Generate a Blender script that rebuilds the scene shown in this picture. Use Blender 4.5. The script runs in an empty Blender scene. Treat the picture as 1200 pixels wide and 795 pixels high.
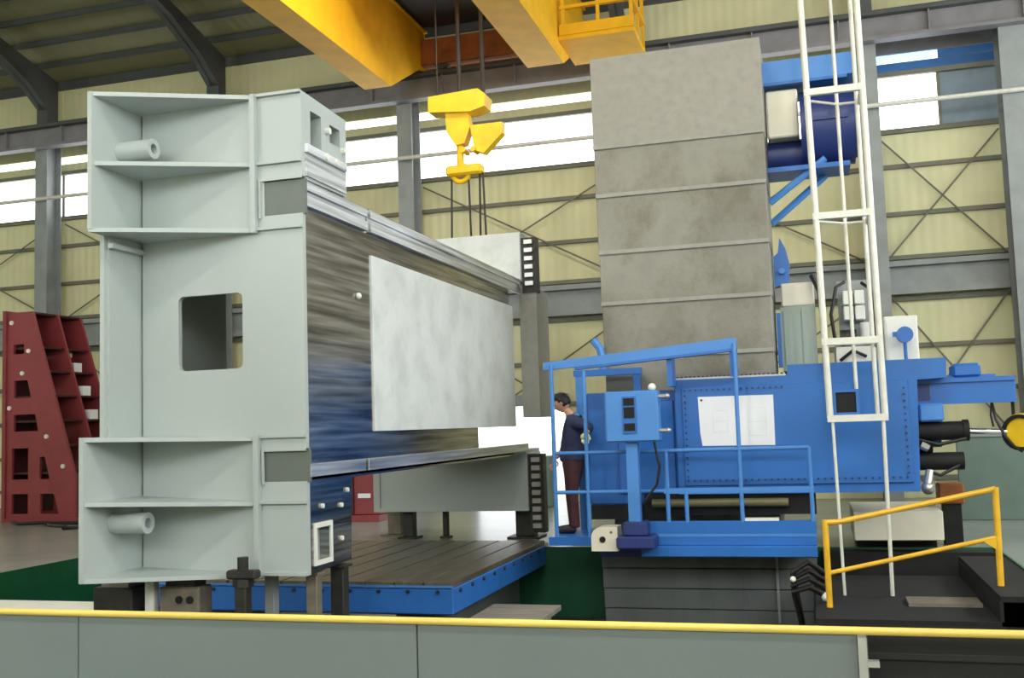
import bpy, bmesh, math, random
from mathutils import Vector, Matrix
random.seed(7)
SC = bpy.context.scene
COL = SC.collection

# ------------------------------------------------------------------ camera
cam_d = bpy.data.cameras.new('camera')
cam_d.sensor_width = 36.0
cam_d.lens = 36.18
cam_d.clip_end = 600
cam = bpy.data.objects.new('camera', cam_d)
COL.objects.link(cam)
_r = Vector((0.95875693, 0.28234127, -0.03268884))
_u = Vector((0.05514177, -0.07194589, 0.99588311))
_f = Vector((-0.27882707, 0.95661235, 0.08454742))
_m = Matrix((( _r.x, _u.x, -_f.x, 0), (_r.y, _u.y, -_f.y, 0), (_r.z, _u.z, -_f.z, 1.6), (0, 0, 0, 1)))
cam.matrix_world = _m
SC.camera = cam

# ------------------------------------------------------------------ sky, light, exposure
world = bpy.data.worlds.new('overcast_sky')
SC.world = world
world.use_nodes = True
_bg = world.node_tree.nodes['Background']
_bg.inputs[0].default_value = (0.95, 0.98, 1.0, 1)
_bg.inputs[1].default_value = 2.4
SC.view_settings.view_transform = 'Standard'
SC.view_settings.look = 'None'
SC.view_settings.gamma = 1.0
SC.view_settings.use_curve_mapping = False
SC.view_settings.exposure = 0.08
PANE_GLOW = 3.2          # translucent glazing of the far wall
FRONT_GLOW, RIGHT_GLOW = 5.4, 5.8   # open sky through the windows behind and to the right of the viewer
LAMP_W = 650


# ------------------------------------------------------------------ materials
def lin(c):
    return tuple((x / 12.92 if x <= .04045 else ((x + .055) / 1.055) ** 2.4) for x in (v / 255 for v in c))


def mat(name, rgb, rough=.5, metal=0.0, var=.12, scale=3.0, bump=0.0, bump_scale=40.0, stretch=(1, 1, 1), dark=None, dark_amt=0.0, coat=0.0, emis=0.0):
    """painted / metal surface: base colour with soft blotchy variation, optional stains and fine relief"""
    m = bpy.data.materials.new(name)
    m.use_nodes = True
    nt = m.node_tree
    N, L = nt.nodes, nt.links
    b = N['Principled BSDF']
    c = lin(rgb)
    b.inputs['Roughness'].default_value = rough
    b.inputs['Metallic'].default_value = metal
    if coat:
        b.inputs['Coat Weight'].default_value = coat
    tc = N.new('ShaderNodeTexCoord')
    mp = N.new('ShaderNodeMapping')
    mp.inputs['Scale'].default_value = stretch
    L.new(tc.outputs['Object'], mp.inputs['Vector'])
    nz = N.new('ShaderNodeTexNoise')
    nz.inputs['Scale'].default_value = scale
    nz.inputs['Detail'].default_value = 5
    L.new(mp.outputs['Vector'], nz.inputs['Vector'])
    rp = N.new('ShaderNodeValToRGB')
    rp.color_ramp.elements[0].position = .3
    rp.color_ramp.elements[1].position = .7
    rp.color_ramp.elements[0].color = tuple(v * (1 - var) for v in c) + (1,)
    rp.color_ramp.elements[1].color = tuple(min(1, v * (1 + var)) for v in c) + (1,)
    L.new(nz.outputs['Fac'], rp.inputs['Fac'])
    out = rp.outputs['Color']
    if dark:
        n2 = N.new('ShaderNodeTexNoise')
        n2.inputs['Scale'].default_value = scale * .5
        n2.inputs['Detail'].default_value = 8
        n2.inputs['Roughness'].default_value = .65
        L.new(mp.outputs['Vector'], n2.inputs['Vector'])
        r2 = N.new('ShaderNodeValToRGB')
        r2.color_ramp.elements[0].position = .44
        r2.color_ramp.elements[1].position = .64
        r2.color_ramp.elements[0].color = (0, 0, 0, 1)
        r2.color_ramp.elements[1].color = (dark_amt, dark_amt, dark_amt, 1)
        L.new(n2.outputs['Fac'], r2.inputs['Fac'])
        mx = N.new('ShaderNodeMix')
        mx.data_type = 'RGBA'
        L.new(r2.outputs['Color'], mx.inputs['Factor'])
        L.new(out, mx.inputs['A'])
        mx.inputs['B'].default_value = lin(dark) + (1,)
        out = mx.outputs['Result']
    L.new(out, b.inputs['Base Color'])
    if bump:
        n3 = N.new('ShaderNodeTexNoise')
        n3.inputs['Scale'].default_value = bump_scale
        L.new(mp.outputs['Vector'], n3.inputs['Vector'])
        bp = N.new('ShaderNodeBump')
        bp.inputs['Strength'].default_value = bump
        bp.inputs['Distance'].default_value = .02
        L.new(n3.outputs['Fac'], bp.inputs['Height'])
        L.new(bp.outputs['Normal'], b.inputs['Normal'])
    if emis:
        b.inputs['Emission Color'].default_value = c + (1,)
        b.inputs['Emission Strength'].default_value = emis
    return m


def cladding(name, rgb, per_m=5.0):
    """sheet cladding with shallow vertical ribs"""
    m = mat(name, rgb, rough=.6, var=.05, scale=1.2)
    nt = m.node_tree
    N, L = nt.nodes, nt.links
    tc = N.new('ShaderNodeTexCoord')
    wv = N.new('ShaderNodeTexWave')
    wv.bands_direction = 'X'
    wv.inputs['Scale'].default_value = per_m * .314
    L.new(tc.outputs['Object'], wv.inputs['Vector'])
    bp = N.new('ShaderNodeBump')
    bp.inputs['Strength'].default_value = .35
    bp.inputs['Distance'].default_value = .02
    L.new(wv.outputs['Fac'], bp.inputs['Height'])
    L.new(bp.outputs['Normal'], N['Principled BSDF'].inputs['Normal'])
    return m


def polished(name, rgb, rough=.16, stretch=(1, .35, 9), amt=.6):
    """machined steel: streaks of differing gloss along the milling direction"""
    m = bpy.data.materials.new(name)
    m.use_nodes = True
    N, L = m.node_tree.nodes, m.node_tree.links
    b = N['Principled BSDF']
    b.inputs['Metallic'].default_value = 1.0
    tc = N.new('ShaderNodeTexCoord')
    mp = N.new('ShaderNodeMapping')
    mp.inputs['Scale'].default_value = stretch
    L.new(tc.outputs['Object'], mp.inputs['Vector'])
    nz = N.new('ShaderNodeTexNoise')
    nz.inputs['Scale'].default_value = 2.2
    nz.inputs['Detail'].default_value = 6
    L.new(mp.outputs['Vector'], nz.inputs['Vector'])
    rp = N.new('ShaderNodeValToRGB')
    rp.color_ramp.elements[0].position = .35
    rp.color_ramp.elements[1].position = .68
    c = lin(rgb)
    rp.color_ramp.elements[0].color = tuple(v * (1 - amt) for v in c) + (1,)
    rp.color_ramp.elements[1].color = tuple(min(1, v * (1 + amt * .6)) for v in c) + (1,)
    L.new(nz.outputs['Fac'], rp.inputs['Fac'])
    L.new(rp.outputs['Color'], b.inputs['Base Color'])
    mr = N.new('ShaderNodeMapRange')
    mr.inputs['To Min'].default_value = rough * .6
    mr.inputs['To Max'].default_value = rough * 1.8
    L.new(nz.outputs['Fac'], mr.inputs['Value'])
    L.new(mr.outputs['Result'], b.inputs['Roughness'])
    bp = N.new('ShaderNodeBump')
    bp.inputs['Strength'].default_value = .12
    bp.inputs['Distance'].default_value = .02
    L.new(nz.outputs['Fac'], bp.inputs['Height'])
    L.new(bp.outputs['Normal'], b.inputs['Normal'])
    return m


M = {
    'cream': cladding('cream_cladding', (216, 213, 171)),
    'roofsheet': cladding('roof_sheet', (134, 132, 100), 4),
    'girt': mat('girt_steel', (112, 112, 98), .55),
    'steel': mat('column_grey_paint', (140, 145, 146), .5),
    'darksteel': mat('rafter_dark_paint', (78, 80, 82), .55),
    'runway': mat('runway_grey_paint', (124, 122, 127), .5),
    'floor': mat('floor_epoxy', (144, 152, 146), .27, var=.08, scale=1.2, dark=(108, 113, 106), dark_amt=.5),
    'concrete': mat('yard_concrete', (190, 190, 185), .8),
    'pitgreen': mat('pit_green_paint', (18, 92, 58), .45, var=.2, scale=2.0, dark=(14, 44, 32), dark_amt=.6),
    'pitfloor': mat('pit_floor', (52, 54, 54), .7, var=.3, scale=2.5, bump=.3),
    'frame': mat('frame_grey_primer', (175, 184, 183), .42, var=.05, scale=1.6, dark=(160, 168, 166), dark_amt=.4),
    'frame_end': mat('rail_end_grey', (100, 107, 101), .45, var=.08),
    'polish': polished('machined_steel', (186, 184, 180), .17),
    'rail': polished('ground_guide_steel', (226, 229, 234), .36, (1, .3, 14), .35),
    'whiteplate': mat('pale_coated_sheet', (220, 224, 224), .38, var=.05, scale=5.0, dark=(184, 188, 186), dark_amt=.6),
    'blue': mat('machine_blue_paint', (42, 104, 182), .36, var=.1, scale=1.5),
    'bluelight': mat('panel_light_blue_paint', (72, 132, 204), .4, var=.06),
    'bluedark': mat('motor_navy_paint', (40, 54, 112), .4, var=.15),
    'tableblue': mat('table_blue_paint', (44, 108, 190), .42, var=.12),
    'castiron': mat('worn_cast_iron', (112, 103, 92), .34, .35, var=.3, scale=4.0, stretch=(3, .4, 1), bump=.15),
    'cover': mat('telescopic_cover_steel', (140, 138, 129), .5, .15, var=.16, scale=2.6, stretch=(1, 1, .8), dark=(92, 86, 70), dark_amt=.75, bump=.1),
    'coverpale': mat('pale_cover_steel', (150, 148, 141), .55, .15, var=.1, scale=9, dark=(150, 146, 138), dark_amt=.6),
    'coverlow': mat('lower_cover_steel', (112, 116, 116), .5, .2, var=.2, scale=2.5, stretch=(2.2, 1, .4), dark=(70, 74, 74), dark_amt=.6),
    'yellow': mat('crane_yellow_paint', (236, 178, 8), .7, var=.08),
    'yellowpipe': mat('barrier_pale_yellow', (214, 188, 92), .4, var=.2, scale=3, dark=(170, 130, 60), dark_amt=.5),
    'yellowrail': mat('rail_yellow_paint', (222, 172, 40), .45, var=.15, scale=6),
    'hookyellow': mat('hook_block_yellow', (240, 196, 20), .45, var=.12, scale=4),
    'orange': mat('carriage_rust_orange', (150, 84, 40), .6, var=.3, scale=4),
    'trolley': mat('trolley_dark_paint', (26, 28, 34), .6),
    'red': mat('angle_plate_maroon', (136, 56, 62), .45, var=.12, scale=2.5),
    'redin': mat('angle_plate_dark_maroon', (62, 16, 24), .5, var=.2, scale=2.5),  # darker copy of the maroon, with the pocket shade put into the colour
    'white': mat('white_paint', (226, 226, 218), .45, var=.04),
    'ladder': mat('galvanised_white_paint', (214, 214, 206), .45, .1, var=.08, scale=8),
    'beige': mat('cabinet_beige', (222, 216, 198), .5, var=.05),
    'doorgreen': mat('cabinet_grey_green', (150, 162, 152), .45, var=.1, stretch=(6, 1, .3)),
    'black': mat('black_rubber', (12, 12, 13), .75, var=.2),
    'deck': mat('black_deck_plate', (14, 13, 14), .8, var=.35, scale=5, bump=.2),
    'jack': mat('jack_dark_steel', (54, 52, 50), .5, .4, var=.3, scale=8),
    'block': mat('steel_block_brown', (120, 112, 100), .5, .3, var=.25, scale=8),
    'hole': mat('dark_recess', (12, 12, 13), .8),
    'timber': mat('weathered_timber', (128, 122, 112), .8, var=.25, scale=3, stretch=(.6, 8, 8)),
    'paper': mat('drawing_paper', (232, 234, 240), .7, var=.03),
    'ink': mat('faint_pencil_grey', (220, 222, 229), .8),
    'rod': mat('chromed_rod', (220, 222, 224), .15, 1.0, var=.03),
    'olive': mat('ram_olive_grease', (112, 108, 76), .5, .2, var=.2),
    'barrier': mat('barrier_grey_sheet', (102, 112, 112), .5, var=.1, scale=1.6, dark=(96, 100, 98), dark_amt=.6),
    'glow': mat('daylit_glazing', (250, 253, 255), .4, var=0, emis=PANE_GLOW),
    'glowfront': mat('daylit_front_glazing', (246, 251, 255), .4, var=0, emis=FRONT_GLOW),
    'glowright': mat('daylit_right_glazing', (246, 251, 255), .4, var=0, emis=RIGHT_GLOW),
    'glowblue': mat('daylit_blue_glazing', (150, 222, 255), .4, var=0, emis=2.2),  # blue bloom around the bright window, put into the pane colour
    'bluetrim': mat('blue_lintel_paint', (52, 110, 176), .5),
    'bluegrey': mat('blue_grey_infill', (120, 136, 148), .5),
    'rope': mat('wire_rope', (60, 58, 56), .5, .5),
    'skin': mat('skin', (206, 156, 130), .55, var=.04),
    'hair': mat('black_hair', (20, 18, 18), .5, var=.2, scale=30, bump=.4),
    'jacket': mat('navy_work_jacket', (44, 50, 82), .8, var=.2, scale=8, bump=.3, bump_scale=18),
    'trousers': mat('maroon_brown_trousers', (72, 38, 42), .85, var=.15, scale=8, bump=.3, bump_scale=15),
    'shoe': mat('black_shoes', (30, 24, 24), .5),
    'glove': mat('pale_yellow_green_glove', (206, 210, 150), .8, var=.1),
    'silver': mat('bare_aluminium', (190, 190, 188), .35, .7, var=.1),
    'tankgreen': mat('grey_green_low_wall', (104, 124, 116), .5, var=.1),
    'hose': mat('black_hose', (22, 20, 22), .45),
}

# ------------------------------------------------------------------ builders
BASE = {}


class MB:
    def __init__(s):
        s.bm = bmesh.new()

    def box(s, x0, x1, y0, y1, z0, z1, bev=0.0):
        r = bmesh.ops.create_cube(s.bm, size=1.0)
        vs = r['verts']
        for v in vs:
            v.co = Vector((x0 + (v.co.x + .5) * (x1 - x0), y0 + (v.co.y + .5) * (y1 - y0), z0 + (v.co.z + .5) * (z1 - z0)))
        if bev:
            es = list({e for v in vs for e in v.link_edges})
            bmesh.ops.bevel(s.bm, geom=es, offset=bev, segments=1, affect='EDGES')
        return s

    def hexa(s, a, b):
        """solid between two 4-point rings"""
        va = [s.bm.verts.new(p) for p in a]
        vb = [s.bm.verts.new(p) for p in b]
        n = len(va)
        s.bm.faces.new(va[::-1])
        s.bm.faces.new(vb)
        for i in range(n):
            s.bm.faces.new((va[i], va[(i + 1) % n], vb[(i + 1) % n], vb[i]))
        return s

    def prism(s, poly, axis, t0, t1):
        def P(a, b, t):
            return {'X': (t, a, b), 'Y': (a, t, b), 'Z': (a, b, t)}[axis]
        return s.hexa([P(a, b, t0) for a, b in poly], [P(a, b, t1) for a, b in poly])

    def sheet(s, outer, holes, axis, t0, t1):
        """flat plate with openings cut through, extruded from t0 to t1"""
        def P(a, b, t):
            return {'X': (t, a, b), 'Y': (a, t, b), 'Z': (a, b, t)}[axis]
        tb = bmesh.new()
        es = []
        for loop in [outer] + holes:
            vs = [tb.verts.new(P(a, b, t0)) for a, b in loop]
            es += [tb.edges.new((vs[i], vs[(i + 1) % len(vs)])) for i in range(len(vs))]
        bmesh.ops.triangle_fill(tb, use_beauty=True, edges=es)
        g = bmesh.ops.extrude_face_region(tb, geom=tb.faces[:] + tb.edges[:])
        d = Vector(P(0, 0, t1 - t0))
        for v in g['geom']:
            if isinstance(v, bmesh.types.BMVert):
                v.co += d
        me = bpy.data.meshes.new('t')
        tb.to_mesh(me)
        tb.free()
        s.bm.from_mesh(me)
        bpy.data.meshes.remove(me)
        return s

    def cyl(s, p0, p1, r0, r1=None, n=14, caps=True):
        p0, p1 = Vector(p0), Vector(p1)
        d = p1 - p0
        q = d.to_track_quat('Z', 'Y').to_matrix().to_4x4()
        bmesh.ops.create_cone(s.bm, cap_ends=caps, segments=n, radius1=r0, radius2=r0 if r1 is None else r1, depth=d.length,
                              matrix=Matrix.Translation((p0 + p1) / 2) @ q)
        return s

    def pipe(s, pts, r, n=8):
        """round tube along a polyline, mitred"""
        pts = [Vector(p) for p in pts]
        rings = []
        for i, p in enumerate(pts):
            d = (pts[min(i + 1, len(pts) - 1)] - pts[max(i - 1, 0)]).normalized()
            a = d.orthogonal().normalized() if i == 0 else (rings[-1][1] - d * rings[-1][1].dot(d)).normalized()
            b = d.cross(a)
            rings.append(([s.bm.verts.new(p + (a * math.cos(t) + b * math.sin(t)) * r) for t in (2 * math.pi * k / n for k in range(n))], a))
        for (A, _), (B, _) in zip(rings, rings[1:]):
            for k in range(n):
                s.bm.faces.new((A[k], A[(k + 1) % n], B[(k + 1) % n], B[k]))
        s.bm.faces.new(rings[0][0][::-1])
        s.bm.faces.new(rings[-1][0])
        return s

    def ring(s, c, axis, ro, ri, t, n=24):
        """hollow tube length t from c along axis"""
        ax = Vector(axis).normalized()
        a = ax.orthogonal().normalized()
        b = ax.cross(a)
        L = []
        for r, h in ((ro, 0), (ro, t), (ri, t), (ri, 0)):
            L.append([s.bm.verts.new(Vector(c) + ax * h + (a * math.cos(q) + b * math.sin(q)) * r) for q in (2 * math.pi * k / n for k in range(n))])
        for i in range(4):
            A, B = L[i], L[(i + 1) % 4]
            for k in range(n):
                s.bm.faces.new((A[k], A[(k + 1) % n], B[(k + 1) % n], B[k]))
        return s

    def ball(s, c, r, sx=1, sy=1, sz=1, n=12):
        bmesh.ops.create_uvsphere(s.bm, u_segments=n, v_segments=max(6, n * 2 // 3), radius=r,
                                  matrix=Matrix.Translation(c) @ Matrix.Diagonal((sx, sy, sz, 1)))
        return s

    def mesh(s, name, off=(0, 0, 0)):
        bmesh.ops.recalc_face_normals(s.bm, faces=s.bm.faces[:])
        if any(off):
            bmesh.ops.translate(s.bm, verts=s.bm.verts[:], vec=-Vector(off))
        me = bpy.data.meshes.new(name)
        s.bm.to_mesh(me)
        s.bm.free()
        me.shade_smooth()
        me.set_sharp_from_angle(angle=math.radians(32))
        return me


def tag(o, label=None, cat=None, group=None, kind=None):
    if label:
        o['label'] = label
    if cat:
        o['category'] = cat
    if group:
        o['group'] = group
    if kind:
        o['kind'] = kind
    return o


def thing(name, loc, label, cat, group=None):
    o = bpy.data.objects.new(name, None)
    o.empty_display_size = .2
    o.location = loc
    COL.objects.link(o)
    BASE[o.name] = Vector(loc)
    return tag(o, label, cat, group)


def struct(name, loc=(0, 0, 0), label=None):
    return tag(thing(name, loc, label, None), kind='structure')


def part(name, mb, material, parent, label=None, stuff=False):
    """one mesh under its thing (world coordinates in, base-relative out)"""
    b = BASE[parent.name]
    o = bpy.data.objects.new(name, mb.mesh(name, b))
    o.data.materials.append(M[material])
    COL.objects.link(o)
    o.parent = parent
    if parent.type != 'EMPTY':
        pass
    BASE[o.name] = b
    if label:
        o['label'] = label
    if stuff:
        o['kind'] = 'stuff'
    return o


def solid(name, mb, material, loc, label, cat, group=None):
    """a thing that is one mesh"""
    me = mb.mesh(name, loc)
    o = bpy.data.objects.new(name, me)
    me.materials.append(M[material])
    o.location = loc
    COL.objects.link(o)
    BASE[o.name] = Vector(loc)
    return tag(o, label, cat, group)


def shell(name, mb, material, label=None):
    o = bpy.data.objects.new(name, mb.mesh(name))
    o.data.materials.append(M[material])
    COL.objects.link(o)
    BASE[o.name] = Vector((0, 0, 0))
    return tag(o, label, kind='structure')


def place(name, me, loc, parent, rot=None, label=None):
    """a further piece sharing mesh data"""
    o = bpy.data.objects.new(name, me)
    o.location = Vector(loc) - BASE[parent.name]
    if rot:
        o.rotation_euler = rot
    COL.objects.link(o)
    o.parent = parent
    BASE[o.name] = Vector(loc)
    if label:
        o['label'] = label
    return o


def B(*a, bev=0.0):
    return MB().box(*a, bev=bev)


# ================================================================== SETTING
PX0, PX1, PY0, PY1, PZ = -9.77, 1.93, 4.6, 13.3, -0.9      # the machine pit
RX = 9.0                                                   # the hall opens to the yard beyond this end
fl = MB()
fl.box(-28, RX, PY1 + .01, 21.2, -.3, 0)
fl.box(-28, PX0 - .01, PY0, PY1 + .01, -.3, 0)
fl.box(PX1 + .01, RX, PY0, PY1 + .01, -.3, 0)
fl.box(-28, RX, -14, PY0, -.3, 0)
shell('floor', fl, 'floor', 'grey painted concrete hall floor around the machine pit')
shell('floor_pit', B(PX0 - .3, PX1 + .3, PY0 - .3, PY1 + .3, PZ - .2, PZ), 'pitfloor', 'dark floor of the sunken machine pit')
shell('wall_pit_left', B(PX0 - .011, PX0 + .01, PY0, PY1, PZ, .004), 'pitgreen', 'green painted left side of the pit')
shell('wall_pit_right', B(PX1 - .01, PX1 + .011, PY0, PY1, PZ, .004), 'pitgreen', 'green painted right side of the pit')
shell('wall_pit_back', B(PX0, PX1, PY1 - .01, PY1 + .011, PZ, .004), 'pitgreen', 'green painted far side of the pit')
shell('wall_pit_front', B(PX0 - .3, PX1 + .3, PY0 - .3, PY0, PZ, -.31), 'pitgreen', 'near side of the pit under the barrier')
shell('ground', B(-120, 120, -120, 120, -1.6, -1.3).box(-60, 60, 21.35, 100, -1.3, -.02), 'concrete', 'pale concrete yard outside the hall')

FZ0, FZ1, SZ0, SZ1 = 6.4, 9.4, 4.6, 8.2                     # daylit window bands behind and to the right of the viewer
shell('wall_front', B(-28, RX, -8.2, -8, 0, FZ0).box(-28, RX, -8.2, -8, FZ1, 14.4), 'cream', 'cream wall behind the viewer with a long window band')
shell('wall_right', B(RX, RX + .2, -8.2, 21.2, 0, SZ0).prism([(-8.2, SZ1), (21.2, SZ1), (21.2, 10.5), (0, 15.8), (-8.2, 14.0)], 'X', RX, RX + .2), 'cream',
      'cream right end wall with a window band')
shell('wall_left', MB().prism([(-8.2, 0), (21.2, 0), (21.2, 10.5), (0, 15.8), (-8.2, 14.0)], 'X', -28.2, -28), 'cream', 'cream left end wall')
for i in range(7):
    xa, xb = -28 + 37 * i / 7, -28 + 37 * (i + 1) / 7
    w = struct('window_%d' % (20 + i), (xa, -8.1, FZ0), 'daylit glazing behind the viewer')
    part('pane', B(xa + .1, xb - .1, -8.12, -8.08, FZ0, FZ1), 'glowfront', w)
    part('mullion', B(xa - .1, xa + .1, -8.15, -7.98, FZ0, FZ1), 'girt', w)
for i in range(5):
    ya, yb = -8 + 29 * i / 5, -8 + 29 * (i + 1) / 5
    w = struct('window_%d' % (30 + i), (RX + .1, ya, SZ0), 'daylit glazing in the right end wall')
    part('pane', B(RX + .08, RX + .12, ya + .1, yb - .1, SZ0, SZ1), 'glowright', w)
    part('mullion', B(RX - .02, RX + .15, ya - .1, ya + .1, SZ0, SZ1), 'girt', w)

# --- back wall: cladding panels between girts and columns
WY = 21.0
COLX = [-27.0, -22.3, -17.55, -12.85, -8.15, -3.4, 1.3, 3.9, 8.6]
ROWS = [0, .4, 1.2, 2.05, 2.9, 3.8, 4.6, 5.45, 6.38, 7.07]
wall = struct('wall_back', (0, WY, 0), 'cream clad far wall with grey girts and columns')
DX0, DX1, DZ = -7.0, -4.98, 2.05
cache = {}


def panel(w, h, x, z, material='cream', d=.08):
    k = (round(w, 3), round(h, 3), material, d)
    if k not in cache:
        me = B(0, w, 0, d, 0, h, bev=.006).mesh('wall_panel')
        me.materials.append(M[material])
        cache[k] = me
    return place('wall_panel', cache[k], (x, WY, z), wall)


for xa, xb in zip(COLX, COLX[1:]):
    for za, zb in zip(ROWS, ROWS[1:]):
        if xa < DX0 < xb and zb <= DZ + .01:
            panel(DX0 - xa - .01, zb - za - .012, xa + .005, za)
            panel(xb - DX1 - .01, zb - za - .012, DX1 + .005, za)
        else:
            panel(xb - xa - .01, zb - za - .012, xa + .005, za)
    panel(xb - xa - .01, .24, xa + .005, 8.205, 'bluetrim' if 1 < xa < 3 else 'cream')
    panel(xb - xa - .01, .87, xa + .005, 8.625, 'runway' if xa > 0 else 'cream')
    panel(xb - xa - .01, .98, xa + .005, 9.5)
for z in ROWS[1:-1] + [9.49]:
    if z <= DZ:
        part('girt', B(-27, DX0 - .05, WY - .09, WY - .002, z - .05, z + .03), 'girt', wall)
        part('girt', B(DX1 + .05, 8.6, WY - .09, WY - .002, z - .05, z + .03), 'girt', wall)
    else:
        part('girt', B(-27, 8.6, WY - .09, WY - .002, z - .05, z + .03), 'girt', wall)
for z in (7.07, 8.2):
    part('window_rail', B(-27, 8.6, WY - .1, WY - .002, z - .05, z + .04), 'girt', wall)
part('channel_beam', B(-27, 8.6, 20.72, 20.9, 3.86, 4.0).box(-27, 8.6, 20.86, 20.9, 4.0, 4.4).box(-27, 8.6, 20.72, 20.9, 4.4, 4.5), 'steel', wall)
for x in COLX[1:]:
    w, y0 = (.34, 20.2) if abs(x - 3.9) > .01 else (.62, 20.15)
    c = MB()
    c.box(x - w / 2, x + w / 2, y0, y0 + .03, 0, 9.0)
    c.box(x - w / 2, x + w / 2, 20.67, 20.7, 0, 9.0)
    c.box(x - .02, x + .02, y0 + .03, 20.67, 0, 9.0)
    part('column', c, 'steel', wall)
# cross braces
BR = MB()
for xa, xb in ((-8.0, -3.55), (-17.4, -13.0), (-22.2, -17.7), (1.5, 3.6), (4.2, 8.4), (-3.2, 1.1)):
    for za, zb in ((4.55, 6.9), (1.0, 3.85)):
        for a, b in ((za, zb), (zb, za)):
            part('brace_rod', MB().cyl((xa, 20.86, a), (xb, 20.86, b), .018, n=6), 'girt', wall)

# windows
n = 0
for xa, xb in zip(COLX, COLX[1:]):
    n += 1
    w = struct('window_%d' % n, ((xa + xb) / 2, WY, 7.07), 'daylit translucent glazing band high in the far wall')
    x1 = 2.62 if abs(xa - 1.3) < .01 else xb
    blue = abs(xa - 1.3) < .01
    part('pane', B(xa + .02, x1 - .02, WY + .01, WY + .03, 7.1, 8.16), 'glow', w)
    part('upper_pane', B(xa + .02, x1 - .02, WY + .01, WY + .03, 8.46, 8.61), 'glowblue' if blue else 'glow', w)
    part('mullion', B(x1 - .03, x1 + .03, WY - .03, WY + .06, 7.1, 8.17), 'girt', w)
    if blue:
        part('infill_panel', B(x1 + .03, xb - .01, WY, WY + .06, 7.1, 8.17), 'bluegrey', w)
        part('infill_panel', B(x1 + .03, xb - .01, WY, WY + .06, 8.46, 8.61), 'bluetrim', w)

# doorway with daylight outside
d = struct('door_1', (-6, WY, 0), 'low doorway open to bright daylight in the far wall')
part('jamb', B(DX0 - .06, DX0, WY - .12, WY + .12, 0, DZ), 'steel', d)
part('jamb', B(DX1, DX1 + .06, WY - .12, WY + .12, 0, DZ), 'steel', d)
part('head_rail', B(DX0 - .06, DX1 + .06, WY - .14, WY - .091, DZ - .04, DZ + .2), 'steel', d)

# --- roof
SL = .25


def rz(y):
    return 10.55 + (21.1 - y) * SL


ceil = struct('ceiling', (0, WY, 10.5), 'sloping sheeted roof on dark purlins and rafters')
PS = .80
PY = [21.1 - PS * i for i in range(11)]
for xa, xb in zip(COLX, COLX[1:]):
    for ya, yb in zip(PY, PY[1:]):
        w = round(xb - xa, 3)
        k = ('roof', w)
        if k not in cache:
            me = MB().hexa([(.005, 0, 0), (w - .005, 0, 0), (w - .005, 0, .06), (.005, 0, .06)],
                           [(.005, -.79, .79 * SL), (w - .005, -.79, .79 * SL), (w - .005, -.79, .79 * SL + .06), (.005, -.79, .79 * SL + .06)]).mesh('roof_panel')
            me.materials.append(M['roofsheet'])
            cache[k] = me
        place('roof_panel', cache[k], (xa, ya, rz(ya)), ceil)
ye = PY[-1]
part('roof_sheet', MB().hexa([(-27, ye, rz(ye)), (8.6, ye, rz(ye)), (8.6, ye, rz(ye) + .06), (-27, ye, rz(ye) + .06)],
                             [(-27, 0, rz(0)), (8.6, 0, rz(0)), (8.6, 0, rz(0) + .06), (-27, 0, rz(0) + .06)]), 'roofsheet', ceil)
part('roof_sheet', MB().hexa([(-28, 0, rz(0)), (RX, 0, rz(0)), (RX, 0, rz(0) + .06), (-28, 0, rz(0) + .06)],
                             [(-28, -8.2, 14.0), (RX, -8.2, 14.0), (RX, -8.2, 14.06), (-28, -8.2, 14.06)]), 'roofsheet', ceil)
for i in range(26):
    y = 21.05 - PS * i
    if y < 1:
        break
    z = rz(y)
    part('purlin', B(-27, 8.6, y - .035, y + .035, z - .13, z - .005) if i else B(-27, 8.6, y - .1, y + .06, z - .24, z - .02), 'darksteel', ceil)
for x in COLX[1:]:
    if abs(x - 3.9) < .01:
        continue
    r = MB()
    w = .15
    # tapered rafter with a haunched knee over the column
    prof = [(20.75, 9.0), (20.75, rz(20.75) - .2), (1, rz(1) - .2), (1, rz(1) - .65), (18.4, rz(18.4) - .62), (19.6, rz(19.6) - .85), (20.25, 9.6), (20.25, 9.0)]
    r.prism([(a, b) for a, b in prof], 'X', x - .02, x + .02)
    if abs(x + 8.15) < .01:
        prof = [(20.75, 9.0), (20.75, rz(20.75) - .2), (1, rz(1) - .2), (1, rz(1) - .65), (19.6, rz(19.6) - .5), (20.32, 10.25), (20.32, 9.0)]
        r.bm.clear()
        r.prism(prof, 'X', x - .02, x + .02)
    low = prof[3:]
    for (ya, za), (yb, zb) in zip(low, low[1:]):
        if abs(ya - yb) < .001:
            r.box(x - w, x + w, ya - .03, ya, min(za, zb), max(za, zb))
            continue
        r.hexa([(x - w, ya, za), (x + w, ya, za), (x + w, ya, za + .03), (x - w, ya, za + .03)],
               [(x - w, yb, zb), (x + w, yb, zb), (x + w, yb, zb + .03), (x - w, yb, zb + .03)])
    part('rafter', r, 'darksteel', ceil)

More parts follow.
